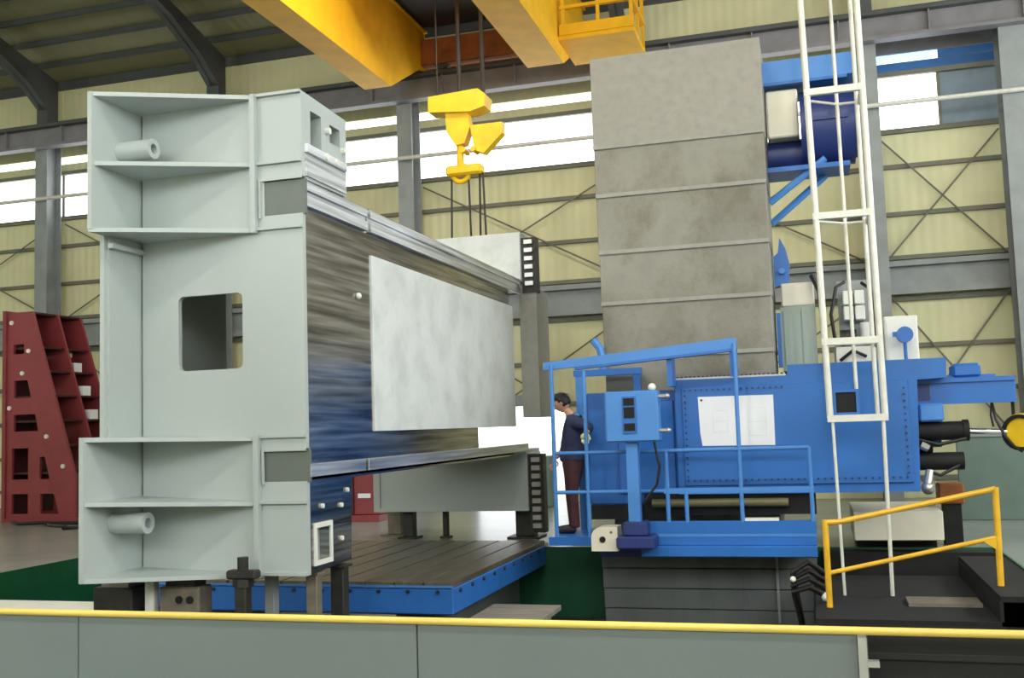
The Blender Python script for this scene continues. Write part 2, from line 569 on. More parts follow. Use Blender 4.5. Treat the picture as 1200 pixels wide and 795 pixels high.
# --- crane runway and its rail
rw = thing('crane_runway_beam', (0, 20.1, 8.6), 'long grey crane runway beam below the roof along the far wall', 'beam')
part('web', B(-26.9, 8.5, 20.06, 20.1, 8.66, 9.06), 'runway', rw)
part('bottom_flange', B(-26.9, 8.5, 19.95, 20.2, 8.6, 8.66), 'runway', rw)
part('top_flange', B(-26.9, 8.5, 19.9, 20.25, 9.06, 9.12), 'darksteel', rw)
part('crane_rail', B(-26.9, 8.5, 20.04, 20.12, 9.12, 9.2), 'darksteel', rw)
for i in range(22):
    part('stiffener', B(-26.4 + 1.6 * i, -26.37 + 1.6 * i, 19.96, 20.06, 8.66, 9.06), 'runway', rw)
solid('conductor_pipe', MB().cyl((-26.9, 20.09, 7.38), (8.5, 20.09, 7.38), .045, n=10), 'ladder', (0, 20.09, 7.38),
      'thin pale pipe running across the high windows', 'pipe')

# ================================================================== CRANE
g_end = [(20.26, 9.2), (20.26, 10.1), (2.0, 10.1), (2.0, 8.33), (18.3, 8.33), (19.9, 9.2)]


def girder(x0, x1, label):
    t = thing('crane_girder', ((x0 + x1) / 2, 20, 9.2), label, 'crane girder')
    part('box_web', MB().prism(g_end, 'X', x0, x1), 'yellow', t)
    part('top_plate', B(x0 - .06, x1 + .06, 2, 20.26, 10.1, 10.13), 'yellow', t)
    return t


girder(-8.2, -7.64, 'deep yellow crane girder on the left overhead')
g2 = girder(-4.85, -4.15, 'yellow crane girder overhead beside the tall grey column')
wk = thing('crane_walkway', (-3.5, 18, 8.8), 'small yellow maintenance platform with guard rails beside the crane girder', 'walkway')
part('platform', B(-4.15, -2.75, 17.9, 19.3, 8.62, 8.7), 'yellow', wk)
part('kick_plate', B(-4.12, -2.74, 17.87, 17.9, 8.7, 8.9), 'yellow', wk)
for x in (-4.05, -3.4, -2.79):
    part('post', B(x - .03, x + .03, 17.9, 17.96, 8.7, 9.75), 'yellow', wk)
for y in (18.6, 19.25):
    part('post', B(-2.82, -2.76, y - .03, y + .03, 8.7, 9.75), 'yellow', wk)
for z in (9.2, 9.72):
    part('guard_rail', B(-4.11, -2.745, 17.88, 17.97, z, z + .06), 'yellow', wk)
    part('guard_rail', B(-2.84, -2.74, 17.97, 19.31, z, z + .06), 'yellow', wk)
ec = thing('end_carriage', (-6, 20.08, 9.2), 'rust orange crane end carriage on the runway between both girders', 'crane carriage')
part('carriage_beam', B(-7.63, -4.86, 19.95, 20.25, 9.3, 9.85), 'orange', ec)
for x in (-7.2, -5.3):
    part('wheel', MB().cyl((x, 20.02, 9.36), (x, 20.15, 9.36), .16, n=16), 'darksteel', ec)
HKY = 17.0
tr = thing('crane_trolley', (-6.2, 17, 10.14), 'dark hoist trolley spanning between the two yellow girders', 'trolley')
part('trolley_frame', B(-7.9, -4.4, 15.0, 20.0, 10.14, 10.4), 'trolley', tr)
part('hoist_drum', MB().cyl((-7.2, HKY, 10.3), (-5.0, HKY, 10.3), .36, n=20), 'trolley', tr)
part('gearbox', B(-7.3, -5.2, 18.0, 19.6, 9.95, 10.14), 'trolley', tr)
for x, r in ((-5.78, .04), (-5.34, .04), (-6.2, .014)):
    part('rope', MB().cyl((x, HKY, 7.47), (x, HKY, 10.14), r, n=6), 'rope', tr)


def hp(x, z):
    k = HKY / 14.6
    return x * k, 1.6 + (z - 1.6) * k


def hpoly(pts):
    return [hp(x, z) for x, z in pts]


hk = thing('hook_block', (-5.76, HKY, 6.9), 'yellow lifting hook block hanging on ropes before the windows', 'hook block')
part('crosshead', MB().prism(hpoly([(-5.42, 6.42), (-5.42, 6.66), (-4.62, 6.7), (-4.5, 6.6), (-4.52, 6.42), (-4.75, 6.36)]), 'Y', HKY - .2, HKY + .2), 'hookyellow', hk)
part('cheek_plate', MB().prism(hpoly([(-5.17, 6.42), (-4.83, 6.4), (-4.78, 6.15), (-4.88, 5.9), (-5.02, 5.88), (-5.16, 6.1)]), 'Y', HKY - .12, HKY + .12), 'hookyellow', hk)
part('wing_plate', MB().prism(hpoly([(-4.79, 6.17), (-4.28, 6.17), (-4.28, 6.0), (-4.58, 5.72), (-4.72, 5.78)]), 'Y', HKY - .1, HKY + .1), 'hookyellow', hk)
for x in (-4.9, -4.74):
    a_, c_ = hp(x, 6.3), hp(x, 5.8)
    part('pin', MB().cyl((a_[0], HKY - .14, c_[1]), (a_[0], HKY + .14, c_[1]), .05, n=10), 'hookyellow', hk)
p, q2 = hp(-4.98, 5.9), hp(-4.98, 5.55)
part('shank', MB().cyl((p[0], HKY, p[1]), (q2[0], HKY, q2[1]), .065, n=12), 'hookyellow', hk)
part('hook', MB().pipe([(q2[0] + .15 * math.sin(t), HKY, q2[1] - .1 + .15 * math.cos(t)) for t in [math.pi * 1.9 * k / 14 for k in range(12)]], .05, 10), 'hookyellow', hk)
p, q2 = hp(-5.2, 5.42), hp(-4.62, 5.58)
part('lower_sheave', B(p[0], q2[0], HKY - .12, HKY + .12, p[1], q2[1], bev=.04), 'hookyellow', hk)
for i, (xt, xb) in enumerate(((-5.13, -5.16), (-4.86, -4.84), (-4.68, -4.7), (-4.63, -4.6))):
    p, q2 = hp(xt, 5.44), hp(xb, 4.2)
    solid('lifting_sling', MB().cyl((p[0], HKY, p[1]), (q2[0], HKY, q2[1]), .02, n=6).ring((q2[0], HKY - .015, q2[1] - .06), (0, 1, 0), .07, .045, .03, 12), 'rope', (q2[0], HKY, q2[1]),
          ['leftmost of the four thin slings below the yellow hook', 'second from left thin sling below the yellow hook',
           'second from right thin sling below the yellow hook', 'rightmost of the four thin slings below the yellow hook'][i], 'sling',
          'lifting slings below the hook block')

# unseen lamps added to brighten the frame, headstock and far wall (a housing and its own light)
for i, (x, y) in enumerate([(-9.5, -.5), (-4.5, -.5), (.5, -.5), (-5.6, 13.6), (5.5, 3)]):
    zt = rz(max(y, 0)) - .9
    t = thing('high_bay_lamp', (x, y, zt - .6), ['round hall lamp behind the viewer, left of the row of three', 'round hall lamp behind the viewer, middle of the row of three',
              'round hall lamp behind the viewer, right of the row of three', 'round hall lamp between the crane girders, over the far end of the grey frame', 'round hall lamp nearest the right end of the hall'][i], 'lamp', 'high-bay lamps under the roof')
    part('housing', MB().cyl((x, y, zt - .55), (x, y, zt - .2), .3, .1, n=20, caps=False).cyl((x, y, zt - .2), (x, y, zt), .1, n=14), 'white', t)
    part('hanger', MB().cyl((x, y, zt), (x, y, zt + .7), .015, n=6), 'rope', t)
    ld = bpy.data.lights.new('lamp_light', 'AREA')
    ld.shape = 'DISK'
    ld.size = .5
    ld.energy = LAMP_W * (1 if i < 3 else .4)
    ld.color = (1.0, .97, .9)
    lo = bpy.data.objects.new('lamp_light', ld)
    lo.location = (0, 0, .03)
    COL.objects.link(lo)
    lo.parent = t

# ================================================================== THE BIG GREY STEEL FRAME
XR, XL, FY = -3.935, -5.48, 7.5
fr = thing('machine_frame', (-4.7, 10.5, .46), 'huge grey welded steel machine frame with machined guide rails, lying on supports over the table', 'machine frame')
BY = 14.1
# near end plate with window, notches for the rail ends at its right edge
hx0, hx1, hz0, hz1, q = -5.11, -4.5, 2.15, 2.78, .05
hole = []
for cx_, cz_, a0 in ((hx1 - q, hz0 + q, -90), (hx1 - q, hz1 - q, 0), (hx0 + q, hz1 - q, 90), (hx0 + q, hz0 + q, 180)):
    for k in range(5):
        t = math.radians(a0 + 22.5 * k)
        hole.append((cx_ + q * math.cos(t), cz_ + q * math.sin(t)))
outer = [(XL + .02, .47), (XR, .47), (XR, 1.215), (-4.31, 1.215), (-4.31, 1.46), (XR, 1.46), (XR, 3.4), (-4.285, 3.4), (-4.285, 3.69), (XR, 3.69), (XR, 4.43), (XL + .02, 4.43)]
part('end_plate', MB().sheet(outer, [hole], 'Y', FY, FY + .05), 'frame', fr)
for z0, z1 in ((1.2, 1.47), (3.39, 3.7)):
    part('rail_end_face', B(-4.33, XR + .018, FY + .01, FY + .05, z0 + .005, z1 - .005), 'frame_end', fr, 'darker grey rail end seen in the notch')
for z0, z1, za in ((1.215, 1.46, 1.46), (3.4, 3.69, 3.69)):
    part('notch_lip', B(-4.33, -4.31, FY - .02, FY + .06, z0 - .02, z1 + .02).box(-4.31, XR, FY - .02, FY + .06, za, za + .02), 'frame', fr)
# left wall with its forward wings
part('left_wall', MB().prism([(FY + .9, .6), (FY + .05, .5), (6.78, .5), (6.78, 1.62), (7.09, 1.62), (7.09, 3.29), (6.87, 3.29), (6.87, 4.42), (8.35, 4.42), (8.83, 3.67), (8.83, 1.25)][::-1],
                             'X', XL - .04, XL), 'frame', fr)
part('left_lip', B(XL, XL + .05, 7.07, FY, 3.16, 3.2).box(XL - .06, XL - .02, 7.05, 7.12, 1.62, 3.29), 'frame', fr)


def wing_shelf(yf, zl, zr, t=.035):
    a = [(XL - .03, yf, zl), (-4.36, FY - .02, zr), (-4.36, FY, zr), (XL - .03, FY, zl)]
    part('wing_shelf', MB().hexa([(x, y, z - t) for x, y, z in a], a), 'frame', fr)


for yf, zl, zr in ((6.87, 4.42, 4.43), (6.89, 3.85, 3.855), (6.87, 3.3, 3.3), (6.78, 1.62, 1.585), (6.78, 1.12, 1.06), (6.78, .53, .49)):
    wing_shelf(yf, zl, zr)
for z0, z1 in ((3.26, 4.43), (.455, 1.6)):
    part('end_rib', B(-4.385, -4.34, FY - .06, FY, z0, z1), 'frame', fr)
for z in (4.41, 3.83, 3.28, 1.57, 1.04, .47):
    part('edge_strip', B(-4.34, XR, FY - .03, FY, z, z + .025), 'frame', fr)
for z, yb in ((4.0, 7.24), (.925, 7.15)):
    bs = part('boss_tube', MB().ring((XL, yb, z), (1, 0, 0), .085, .042, .32), 'frame', fr)
    part('bore', MB().cyl((XL + .001, yb, z), (XL + .2, yb, z), .043, n=20), 'hole', bs)
# beam body: inner box walls (hollow), flanges, machined side
part('right_wall', B(XR - .09, XR - .03, FY + .05, 12.0, 1.2, 3.7).box(XR - .09, XR - .03, 12.0, 13.5, 1.2, 1.34).box(XR - .09, XR - .03, 12.0, 13.5, 1.61, 3.7), 'polish', fr, 'polished steel side wall with horizontal milling streaks')
part('top_flange', B(XL, XR - .03, FY + .05, 14.85, 3.62, 3.66), 'frame', fr)
part('bottom_flange', B(XL, XR - .03, FY + .05, 14.85, 1.22, 1.27), 'frame', fr)
part('cross_rib', B(XL, XR - .09, 8.83, 8.87, 1.27, 1.7).box(XL, XR - .09, 8.83, 8.87, 3.2, 3.62).box(-4.2, XR - .09, 8.83, 8.87, 1.7, 3.2), 'frame', fr)


def land(y0, y1, z0, z1, out=0.0, tilt=.035):
    x = XR + out
    return [(XR - .03, z0), (x, z0), (x - (z1 - z0) * tilt, z1), (XR - .03, z1)], y0, y1


def rail(y0, y1, z0, z1):
    m = MB()
    h = z1 - z0
    m.prism(*(lambda p, a_, b_: (p, 'Y', a_, b_))(*land(y0, y1, z1 - h * .36, z1, .004)))
    m.box(XR - .03, XR - .022, y0, y1, z0 + h * .4, z1 - h * .36)
    m.prism(*(lambda p, a_, b_: (p, 'Y', a_, b_))(*land(y0, y1, z0, z0 + h * .42, .008)))
    return m


part('upper_guide_rail', rail(FY + .03, 8.78, 3.47, 3.68), 'rail', fr, 'bright ground upper guide rail, near length')
part('upper_guide_rail', rail(8.84, 14.0, 3.47, 3.68), 'rail', fr, 'bright ground upper guide rail, far length')
part('lower_guide_rail', B(XR - .03, XR + .02, FY + .03, 8.6, 1.245, 1.35, bev=.004), 'rail', fr, 'bright ground lower guide rail, near length')
part('lower_guide_rail', B(XR - .03, XR + .02, 8.66, 14.1, 1.245, 1.35, bev=.004), 'rail', fr, 'bright ground lower guide rail, far length')
part('side_sheet', B(XR - .03, XR - .012, FY + .05, 8.83, 1.46, 3.4), 'polish', fr, 'polished near side face mirroring the blue machine')
part('side_panel', B(XR - .03, XR + .005, 8.85, 13.56, 1.597, 3.25, bev=.004), 'whiteplate', fr, 'large pale flat sheet with grey scuffs')
# near end blocks, right side (machined, with pockets and bolts)
tbo = [(FY + .05, 3.69), (8.33, 3.7), (8.35, 4.405), (FY + .05, 4.43)]
part('top_block', MB().sheet(tbo, [[(7.66, 4.0), (7.86, 4.0), (7.86, 4.3), (7.66, 4.3)], [(8.02, 4.12), (8.22, 4.12), (8.22, 4.28), (8.02, 4.28)]], 'X', XR - .1, XR), 'frame', fr)
part('top_block_back', B(-5.3, XR - .1, 8.28, 8.33, 3.67, 4.4).box(-5.45, XR - .1, FY + .05, 8.33, 4.39, 4.42).box(-4.6, -4.55, FY + .05, 8.3, 3.67, 4.39), 'frame', fr)
part('top_block_rail', MB().prism([(XR, 3.92), (XR + .03, 3.92), (XR + .028, 3.99), (XR, 3.99)], 'Y', FY + .05, 8.3).prism([(XR, 3.72), (XR + .02, 3.72), (XR + .013, 3.89), (XR, 3.89)], 'Y', FY + .05, 8.3), 'rail', fr, 'machined pads on the near top block')
lbo = [(FY + .05, .47), (8.3, .5), (8.33, 1.2), (FY + .05, 1.22)]
part('lower_block', MB().sheet(lbo, [[(7.62, .55), (7.9, .55), (7.9, .85), (7.62, .85)]], 'X', XR - .1, XR), 'polish', fr, 'polished lower block with a pocket')
part('pocket_back', B(XR - .14, XR - .1, 7.56, 7.96, .5, .9), 'frame', fr)
part('pocket_rim', MB().sheet([(7.6, .53), (7.92, .53), (7.92, .87), (7.6, .87)], [[(7.64, .57), (7.88, .57), (7.88, .83), (7.64, .83)]], 'X', XR, XR + .015), 'white', fr, 'pale rim around the pocket')
part('lower_block_back', B(-5.4, XR - .1, 8.26, 8.3, .5, 1.22).box(XL, XR - .1, FY + .05, 8.3, .47, .5), 'frame', fr)
bb = MB()
for y, z in ((7.75, 1.0), (8.1, .98), (8.1, .7), (8.22, 1.1)):
    bb.cyl((XR, y, z), (XR + .02, y, z), .02, n=8)
for y, z in ((7.95, 4.2), (8.25, 4.1), (7.9, 3.96), (8.1, 3.96)):
    bb.cyl((XR, y, z), (XR + .04, y, z), .03, n=8)
bb.ball((XR + .0, 8.55, 2.83), .03, n=8)
part('bolts', bb, 'white', fr, stuff=True)
# far end block
part('far_top_block', B(-6.25, XR, BY, 14.85, 3.67, 4.385, bev=.01), 'frame', fr)
part('far_lower_block', B(-6.28, XR - .01, BY, 14.85, .42, 1.22, bev=.01), 'frame', fr)
part('far_lower_lip', B(-6.3, XR, BY - .03, BY, .41, .46).box(-6.3, -6.2, BY - .03, BY, .46, 1.2), 'frame', fr)
for za, zb in ((.1, 1.2), (3.5, 4.3)):
    part('far_end_flange', B(XR, -3.72, 14.12, 14.3, za, zb), 'jack', fr, 'dark bolted flange on the far end')
part('far_side_post', B(XR - .06, -3.74, 14.15, 14.8, 1.72, 3.56), 'coverpale', fr, 'grey-brown upright at the far end')
part('far_top_sheet', B(-6.2, XR - .01, BY - .02, BY, 3.7, 4.38), 'whiteplate', fr, 'pale front sheet of the far top block')
fb = MB()
for k in range(9):
    fb.box(-3.88, -3.76, 14.06, 14.12, .17 + .115 * k, .235 + .115 * k)
for k in range(6):
    fb.box(-3.88, -3.76, 14.06, 14.12, 3.6 + .12 * k, 3.66 + .12 * k)
part('flange_bolts', fb, 'silver', fr, stuff=True)


# --- supports under the frame
def screw_jack(x, y, zt, zb, label):
    t = thing('screw_jack', (x, y, zb), label, 'jack', None)
    part('base', MB().cyl((x, y, zb), (x, y, zb + .3), .13, .09, n=16), 'jack', t)
    part('screw', MB().cyl((x, y, zb + .3), (x, y, zt), .05, n=12), 'jack', t)
    part('collar', MB().cyl((x, y, zt - .22), (x, y, zt - .1), .085, n=12), 'jack', t)
    return t


def stand(x, y, zt, zb, w, material, label, cat='support', name='support_post'):
    t = thing(name, (x, y, zb), label, cat)
    part('post', B(x - w / 2, x + w / 2, y - w / 2, y + w / 2, zb + .03, zt - .02, bev=.008), material, t)
    part('foot_plate', B(x - w * .9, x + w * .9, y - w * .9, y + w * .9, zb, zb + .03), material, t)
    part('cap_plate', B(x - w * .7, x + w * .7, y - w * .7, y + w * .7, zt - .02, zt), material, t)
    return t


PB = -.9
# concrete plinths in the pit carry the near supports
solid('foundation_beam', B(-6.6, -3.2, 7.0, 8.6, PB, -.25, bev=.02), 'coverlow', (-4.9, 7.8, PB), 'low concrete foundation beam in the pit under the near frame end', 'foundation')
t = thing('packing_block', (-5.56, 7.4, -.25), 'dark stacked packing block under the lower left corner of the grey frame', 'block')
part('lower_block', B(-5.78, -5.34, 7.2, 7.6, -.25, .2, bev=.012), 'jack', t)
part('upper_block', B(-5.74, -5.37, 7.22, 7.58, .2, .4, bev=.012), 'jack', t)
part('shim', B(-5.68, -5.42, 7.25, 7.55, .4, .47), 'block', t)
stand(-5.27, 7.35, .46, -.25, .085, 'white', 'slim white post between the dark packing block and the two-hole block')
stand(-4.42, 7.78, .47, -.25, .09, 'steel', 'slim grey post under the frame behind the cross-headed clamp')
stand(-4.0, 7.72, .47, -.25, .1, 'block', 'slim steel post under the right corner of the grey frame')
stand(-3.98, 8.15, .47, -.25, .12, 'jack', 'dark post beneath the polished lower block of the frame')
t = thing('steel_block', (-4.98, 7.4, -.25), 'brown steel block with two bored holes under the grey frame', 'block')
part('block_body', MB().box(-5.17, -4.8, 7.3, 7.5, -.25, .4, bev=.015), 'block', t)
for x in (-4.98, -4.88):
    part('bore', MB().cyl((x, 7.285, .3), (x, 7.31, .3), .03, n=14), 'hole', t)
part('cap', B(-5.12, -4.85, 7.32, 7.48, .4, .46), 'jack', t)
t = thing('cross_clamp', (-4.4, 7.3, -.25), 'dark screw clamp with a cross-shaped head against the frame bottom edge', 'clamp')
part('column', B(-4.45, -4.35, 7.25, 7.35, -.25, .42, bev=.01), 'jack', t)
part('cross_arm', B(-4.53, -4.27, 7.25, 7.36, .47, .54, bev=.015), 'jack', t)
part('screw', MB().cyl((-4.4, 7.3, .4), (-4.4, 7.3, .64), .045, n=10), 'jack', t)
part('nut', MB().cyl((-4.4, 7.3, .41), (-4.4, 7.3, .47), .08, n=6), 'jack', t)
# far supports on the hall floor
stand(-4.08, 14.45, .42, 0, .26, 'jack', 'thick dark support under the right of the far frame block')
stand(-5.3, 14.4, .42, 0, .08, 'jack', 'slim dark post in the gap under the far frame block')
stand(-5.85, 14.35, .42, 0, .16, 'jack', 'dark post below the left of the far frame block')
stand(-6.2, 14.7, .42, 0, .22, 'block', 'brown support at the left end of the far frame block')

# ================================================================== FLOOR TABLE
tb = thing('floor_table', (-5.2, 11.4, -.22), 'long blue clamping table with a worn slotted steel top under the frame', 'table')
TX0, TX1, TY0, TY1, TZ = -6.95, -3.5, 9.65, 13.28, .09
part('table_body', B(TX0, TX1, TY0, TY1, -.22, TZ - .06, bev=.01), 'tableblue', tb)
nb = 11
w = (TX1 - TX0) / nb
for i in range(nb):
    part('top_slat', B(TX0 + i * w + .012, TX0 + (i + 1) * w - .012, TY0 + .01, TY1 - .01, TZ - .06, TZ, bev=.004), 'castiron', tb)
part('edge_trim', B(TX0, TX1, TY0 - .008, TY0 + .02, TZ - .05, TZ - .03), 'bluelight', tb)
bl = MB()
for i in range(nb):
    bl.cyl((TX0 + (i + .5) * w, TY0 - .02, .0), (TX0 + (i + .5) * w, TY0, .0), .02, n=8)
for i in range(9):
    bl.cyl((TX1, TY0 + .2 + .38 * i, -.01), (TX1 + .02, TY0 + .2 + .38 * i, -.01), .02, n=8)
part('edge_bolts', bl, 'jack', tb, stuff=True)
part('pedestal', B(TX0 + .3, TX1 - .35, TY0 + .4, TY1 - .1, PB, -.22), 'coverlow', tb)
# boards and plates lying in the pit
def trestle(x0, x1, y0, y1, zt, name, material, label, cat, n=1, h=.05):
    t = thing(name, ((x0 + x1) / 2, (y0 + y1) / 2, PB), label, cat)
    for i in range(n):
        a = y0 + (y1 - y0) * i / n
        b = y0 + (y1 - y0) * (i + 1) / n - (.02 if n > 1 else 0)
        part('board', B(x0, x1, a, b, zt - h, zt, bev=.004), material, t)
    for x in (x0 + .15, x1 - .15):
        part('leg', B(x - .05, x + .05, y0 + .04, y1 - .06, PB, zt - h), material, t)


trestle(-5.3, -4.05, 9.1, 9.55, -.2, 'plank_step', 'timber', 'low step of grey planks before the blue table front', 'step', 3)
trestle(-3.35, -2.62, 9.7, 10.5, -.25, 'plank_step', 'timber', 'low plank step between the blue table and green pit wall', 'step', 3)
trestle(-9.7, -7.0, 9.3, 9.9, -.2, 'pale_bench', 'white', 'long pale board on legs at the left edge of the pit', 'bench', 1, .1)

# ================================================================== RED ANGLE PLATE
ap = thing('angle_plate', (-15, 17.9, 0), 'tall maroon triangular angle plate with ribbed pockets standing at the left', 'angle plate')
AX = -15.83


def hypx(z):
    return -15.22 + (4.26 - z) * (1.05 / 3.39) if z > .9 else -14.18


def rect(x0, x1, z0, z1):
    return [(x0, z0), (x1, z0), (x1, z1), (x0, z1)]


web = [(AX, 0), (-14.16, 0), (-14.16, .9), (-15.22, 4.26), (AX, 4.26)]
holes = [rect(-15.68, -15.42, 3.4, 3.6), [(-15.66, 2.5), (-15.24, 2.5), (-15.33, 2.86), (-15.66, 2.86)], [(-15.66, 1.82), (-15.06, 1.82), (-15.14, 2.16), (-15.66, 2.16)],
         rect(-15.7, -15.3, .85, 1.48), [(-15.02, .85), (-14.78, .85), (-14.9, 1.3), (-15.02, 1.3)],
         rect(-15.7, -15.3, .16, .56), [(-15.0, .16), (-14.55, .16), (-14.68, .56), (-15.0, .56)]]
for i, y in enumerate((17.3, 18.02, 18.72)):
    part('web_plate', MB().sheet(web, holes, 'Y', y, y + .06), 'red', ap)
part('face_plate', B(AX - .08, AX, 17.25, 18.84, 0, 4.3), 'red', ap)
part('base_plate', B(AX, -14.1, 17.25, 18.84, 0, .07), 'red', ap)
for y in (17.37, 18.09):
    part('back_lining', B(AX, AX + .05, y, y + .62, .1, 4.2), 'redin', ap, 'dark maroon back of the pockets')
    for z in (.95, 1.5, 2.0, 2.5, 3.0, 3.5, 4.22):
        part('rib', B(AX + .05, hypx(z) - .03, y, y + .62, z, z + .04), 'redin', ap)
lg = MB()
for x, z in ((-15.72, 4.05), (-15.45, 3.0), (-15.76, 2.3), (-15.3, 3.45), (-14.85, 1.7), (-14.45, 1.1)):
    lg.cyl((x, 17.27, z), (x, 17.3, z), .045, n=10)
part('lifting_pads', lg, 'white', ap, stuff=True)
fx = thing('maroon_fixture', (-8.1, 17.2, 0), 'small maroon fixture block with a white tag seen under the grey frame', 'fixture')
part('body', B(-8.7, -7.45, 16.9, 17.6, .12, .95, bev=.02), 'red', fx)
part('rib', B(-8.0, -7.94, 16.86, 16.9, .15, .9), 'redin', fx)
part('foot', B(-8.7, -7.45, 16.85, 17.65, 0, .12), 'red', fx)
part('tag', B(-7.86, -7.62, 16.88, 16.9, .42, .5), 'paper', fx, 'white tag')
wp = [(-14.95, 18.35, 3.2, .2), (-14.75, 18.3, 2.35, .22), (-14.45, 18.3, 1.75, .2)]
for i, (x, y, z, s) in enumerate(wp):
    solid('small_carton', B(hypx(z + .04) - .2, hypx(z + .04) - .06, y - .12, y + .12, {0: 3.04, 1: 2.54, 2: 2.04}[i], {0: 3.04, 1: 2.54, 2: 2.04}[i] + .2), 'paper',
          (x, y, z), ['white carton in the upper right pocket of the maroon angle plate', 'white carton in a middle pocket of the maroon angle plate',
                      'white carton in a lower pocket of the maroon angle plate'][i], 'carton', 'white cartons in the angle plate pockets')
solid('floor_cable', MB().pipe([(-15.3, 16.9, .03), (-14.9, 16.6, .03), (-14.4, 16.75, .04), (-13.9, 16.3, .03), (-13.4, 16.1, .03), (-13.1, 15.7, .03), (-12.9, 15.9, .03),
                                (-13.2, 16.4, .03), (-13.7, 16.75, .03), (-14.2, 16.5, .05)], .035), 'hose', (-14, 16.5, 0), 'black cable looped on the floor before the maroon angle plate', 'cable')

# ================================================================== MACHINE COLUMN AND ITS COVERS
CX0, CX1, CY = -2.58, -.42, 12.9
mc = thing('machine_column', (-1.5, 13.8, PB), 'tall grey machine column clad in telescopic steel way covers', 'machine column')
part('column_core', B(CX0 + .06, CX1 - .06, CY + .14, 13.3, PB, 6.2).box(CX0 + .06, CX1 - .06, 13.3, 14.6, .0, 6.2), 'cover', mc)
JZ = [6.35, 5.155, 4.52, 3.78, 3.12, 2.43, 1.9]
for i in range(6):
    o = .015 * i
    part('cover_section', MB().box(CX0 + o * .4, CX1 - o * .4, CY + o, CY + .14 + o, JZ[i + 1] - (.02 if i < 5 else 0), JZ[i] - (0 if i == 0 else .012), bev=.006)
         .box(CX1 - .02 - o * .4, CX1 - o * .4, CY + .14 + o, 14.3, JZ[i + 1], JZ[i] - .012), 'coverpale' if i == 0 else 'cover', mc)
    if i < 5:
        part('cover_lip', B(CX0 + o * .4, CX1 - o * .4, CY - .012 + o, CY + o, JZ[i + 1] - .02, JZ[i + 1] + .03), 'coverpale', mc)
lc = [.2, -.18, -.42, -.66, -.9]
for i in range(4):
    part('lower_cover_section', B(-2.64 + .01 * i, -.08, 12.72 - .015 * i, 12.86, lc[i + 1], lc[i] - .008, bev=.004), 'coverlow', mc)
part('cover_seam', B(-.55, -.52, 12.66, 12.7, -.8, .1), 'steel', mc)

# motor unit high on the right of the column
mo = thing('feed_motor', (.1, 14, 4.9), 'dark blue motor unit on brackets high beside the grey column', 'motor')
part('motor_body', MB().cyl((.02, 13.95, 5.38), (.68, 13.95, 5.38), .5, n=26), 'bluedark', mo)
part('motor_cap', MB().cyl((.68, 13.95, 5.38), (.74, 13.95, 5.38), .42, n=26), 'bluedark', mo)
part('fins', MB().box(.1, .6, 13.92, 13.98, 4.84, 5.95).box(.1, .6, 13.42, 14.48, 5.36, 5.4), 'bluedark', mo, stuff=True)
part('junction_box', B(-.4, 0, 13.6, 14.2, 5.23, 5.86, bev=.02), 'beige', mo, 'beige box left of the motor')
part('gear_housing', MB().cyl((-.42, 13.95, 5.05), (.02, 13.95, 5.05), .2, n=20), 'bluedark', mo)
part('support_platform', B(-.44, .74, 13.5, 14.5, 5.94, 6.02).box(-.44, .74, 13.5, 13.55, 6.02, 6.22), 'bluelight', mo, 'light blue platform above the motor')
part('rack_teeth', MB().box(-.42, .62, 13.5, 13.6, 5.9, 5.94), 'blue', mo)
for k, (za, zb) in enumerate(((4.4, 4.92), (4.2, 4.78))):
    part('bracket', MB().pipe([(-.42, 13.7 + .4 * k, za), (.3, 13.7 + .4 * k, zb)], .045), 'bluelight', mo)
part('bracket_rail', B(-.44, .6, 13.6, 14.2, 4.78, 4.84), 'blue', mo)

# ================================================================== HEADSTOCK
hs = thing('headstock', (-.7, 13, .5), 'big blue headstock of the boring machine with bolted front plate', 'machine')
HY = 12.2
part('main_housing', MB().prism([(-1.58, .74), (1.06, .74), (1.1, 1.97), (1.4, 1.98), (1.41, 2.2), (-.28, 2.2), (-.29, 2.08), (-1.58, 2.08)], 'Y', HY, 12.88), 'blue', hs)
part('rear_housing', B(-.3, 1.38, 12.88, 14.6, 1.2, 2.2), 'blue', hs)
part('left_housing', B(-2.68, -1.58, HY + .15, 12.88, .62, 1.97, bev=.015), 'blue', hs)
part('front_plate', B(-1.5, 1.0, HY - .03, HY, .84, 1.98, bev=.008), 'blue', hs)
part('left_cover', B(-2.3, -1.62, HY + .1, HY + .15, .75, 1.85, bev=.008), 'blue', hs)
bl = MB()
def bolt(x, z, y=HY - .03, r=.014):
    bl.cyl((x, y - .015, z), (x, y, z), r, n=6)
for i in range(34):
    bolt(-1.46 + i * .0725, .9)
for i in range(18):
    bolt(-1.46 + i * .065, 1.95)
for i in range(14):
    bolt(.95, .95 + i * .072)
    bolt(-1.46, .95 + i * .072)
for i in range(26):
    bl.cyl((-1.55 + i * .05, HY + .1, 2.08), (-1.55 + i * .05, HY + .1, 2.12), .016, n=6)
part('plate_bolts', bl, 'bluedark', hs, stuff=True)
part('clamp_strip', B(-1.58, -.3, HY, HY + .06, 2.08, 2.1), 'silver', hs)
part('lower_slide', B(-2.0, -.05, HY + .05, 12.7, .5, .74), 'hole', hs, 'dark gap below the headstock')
part('ram_bar', MB().cyl((-1.9, HY + .0, .64), (-.35, HY + .0, .64), .05, n=14), 'olive', hs, 'olive greased bar in the dark gap')
part('left_recess', B(-2.66, -2.1, HY + .1, HY + .15, .45, .62), 'hole', hs)
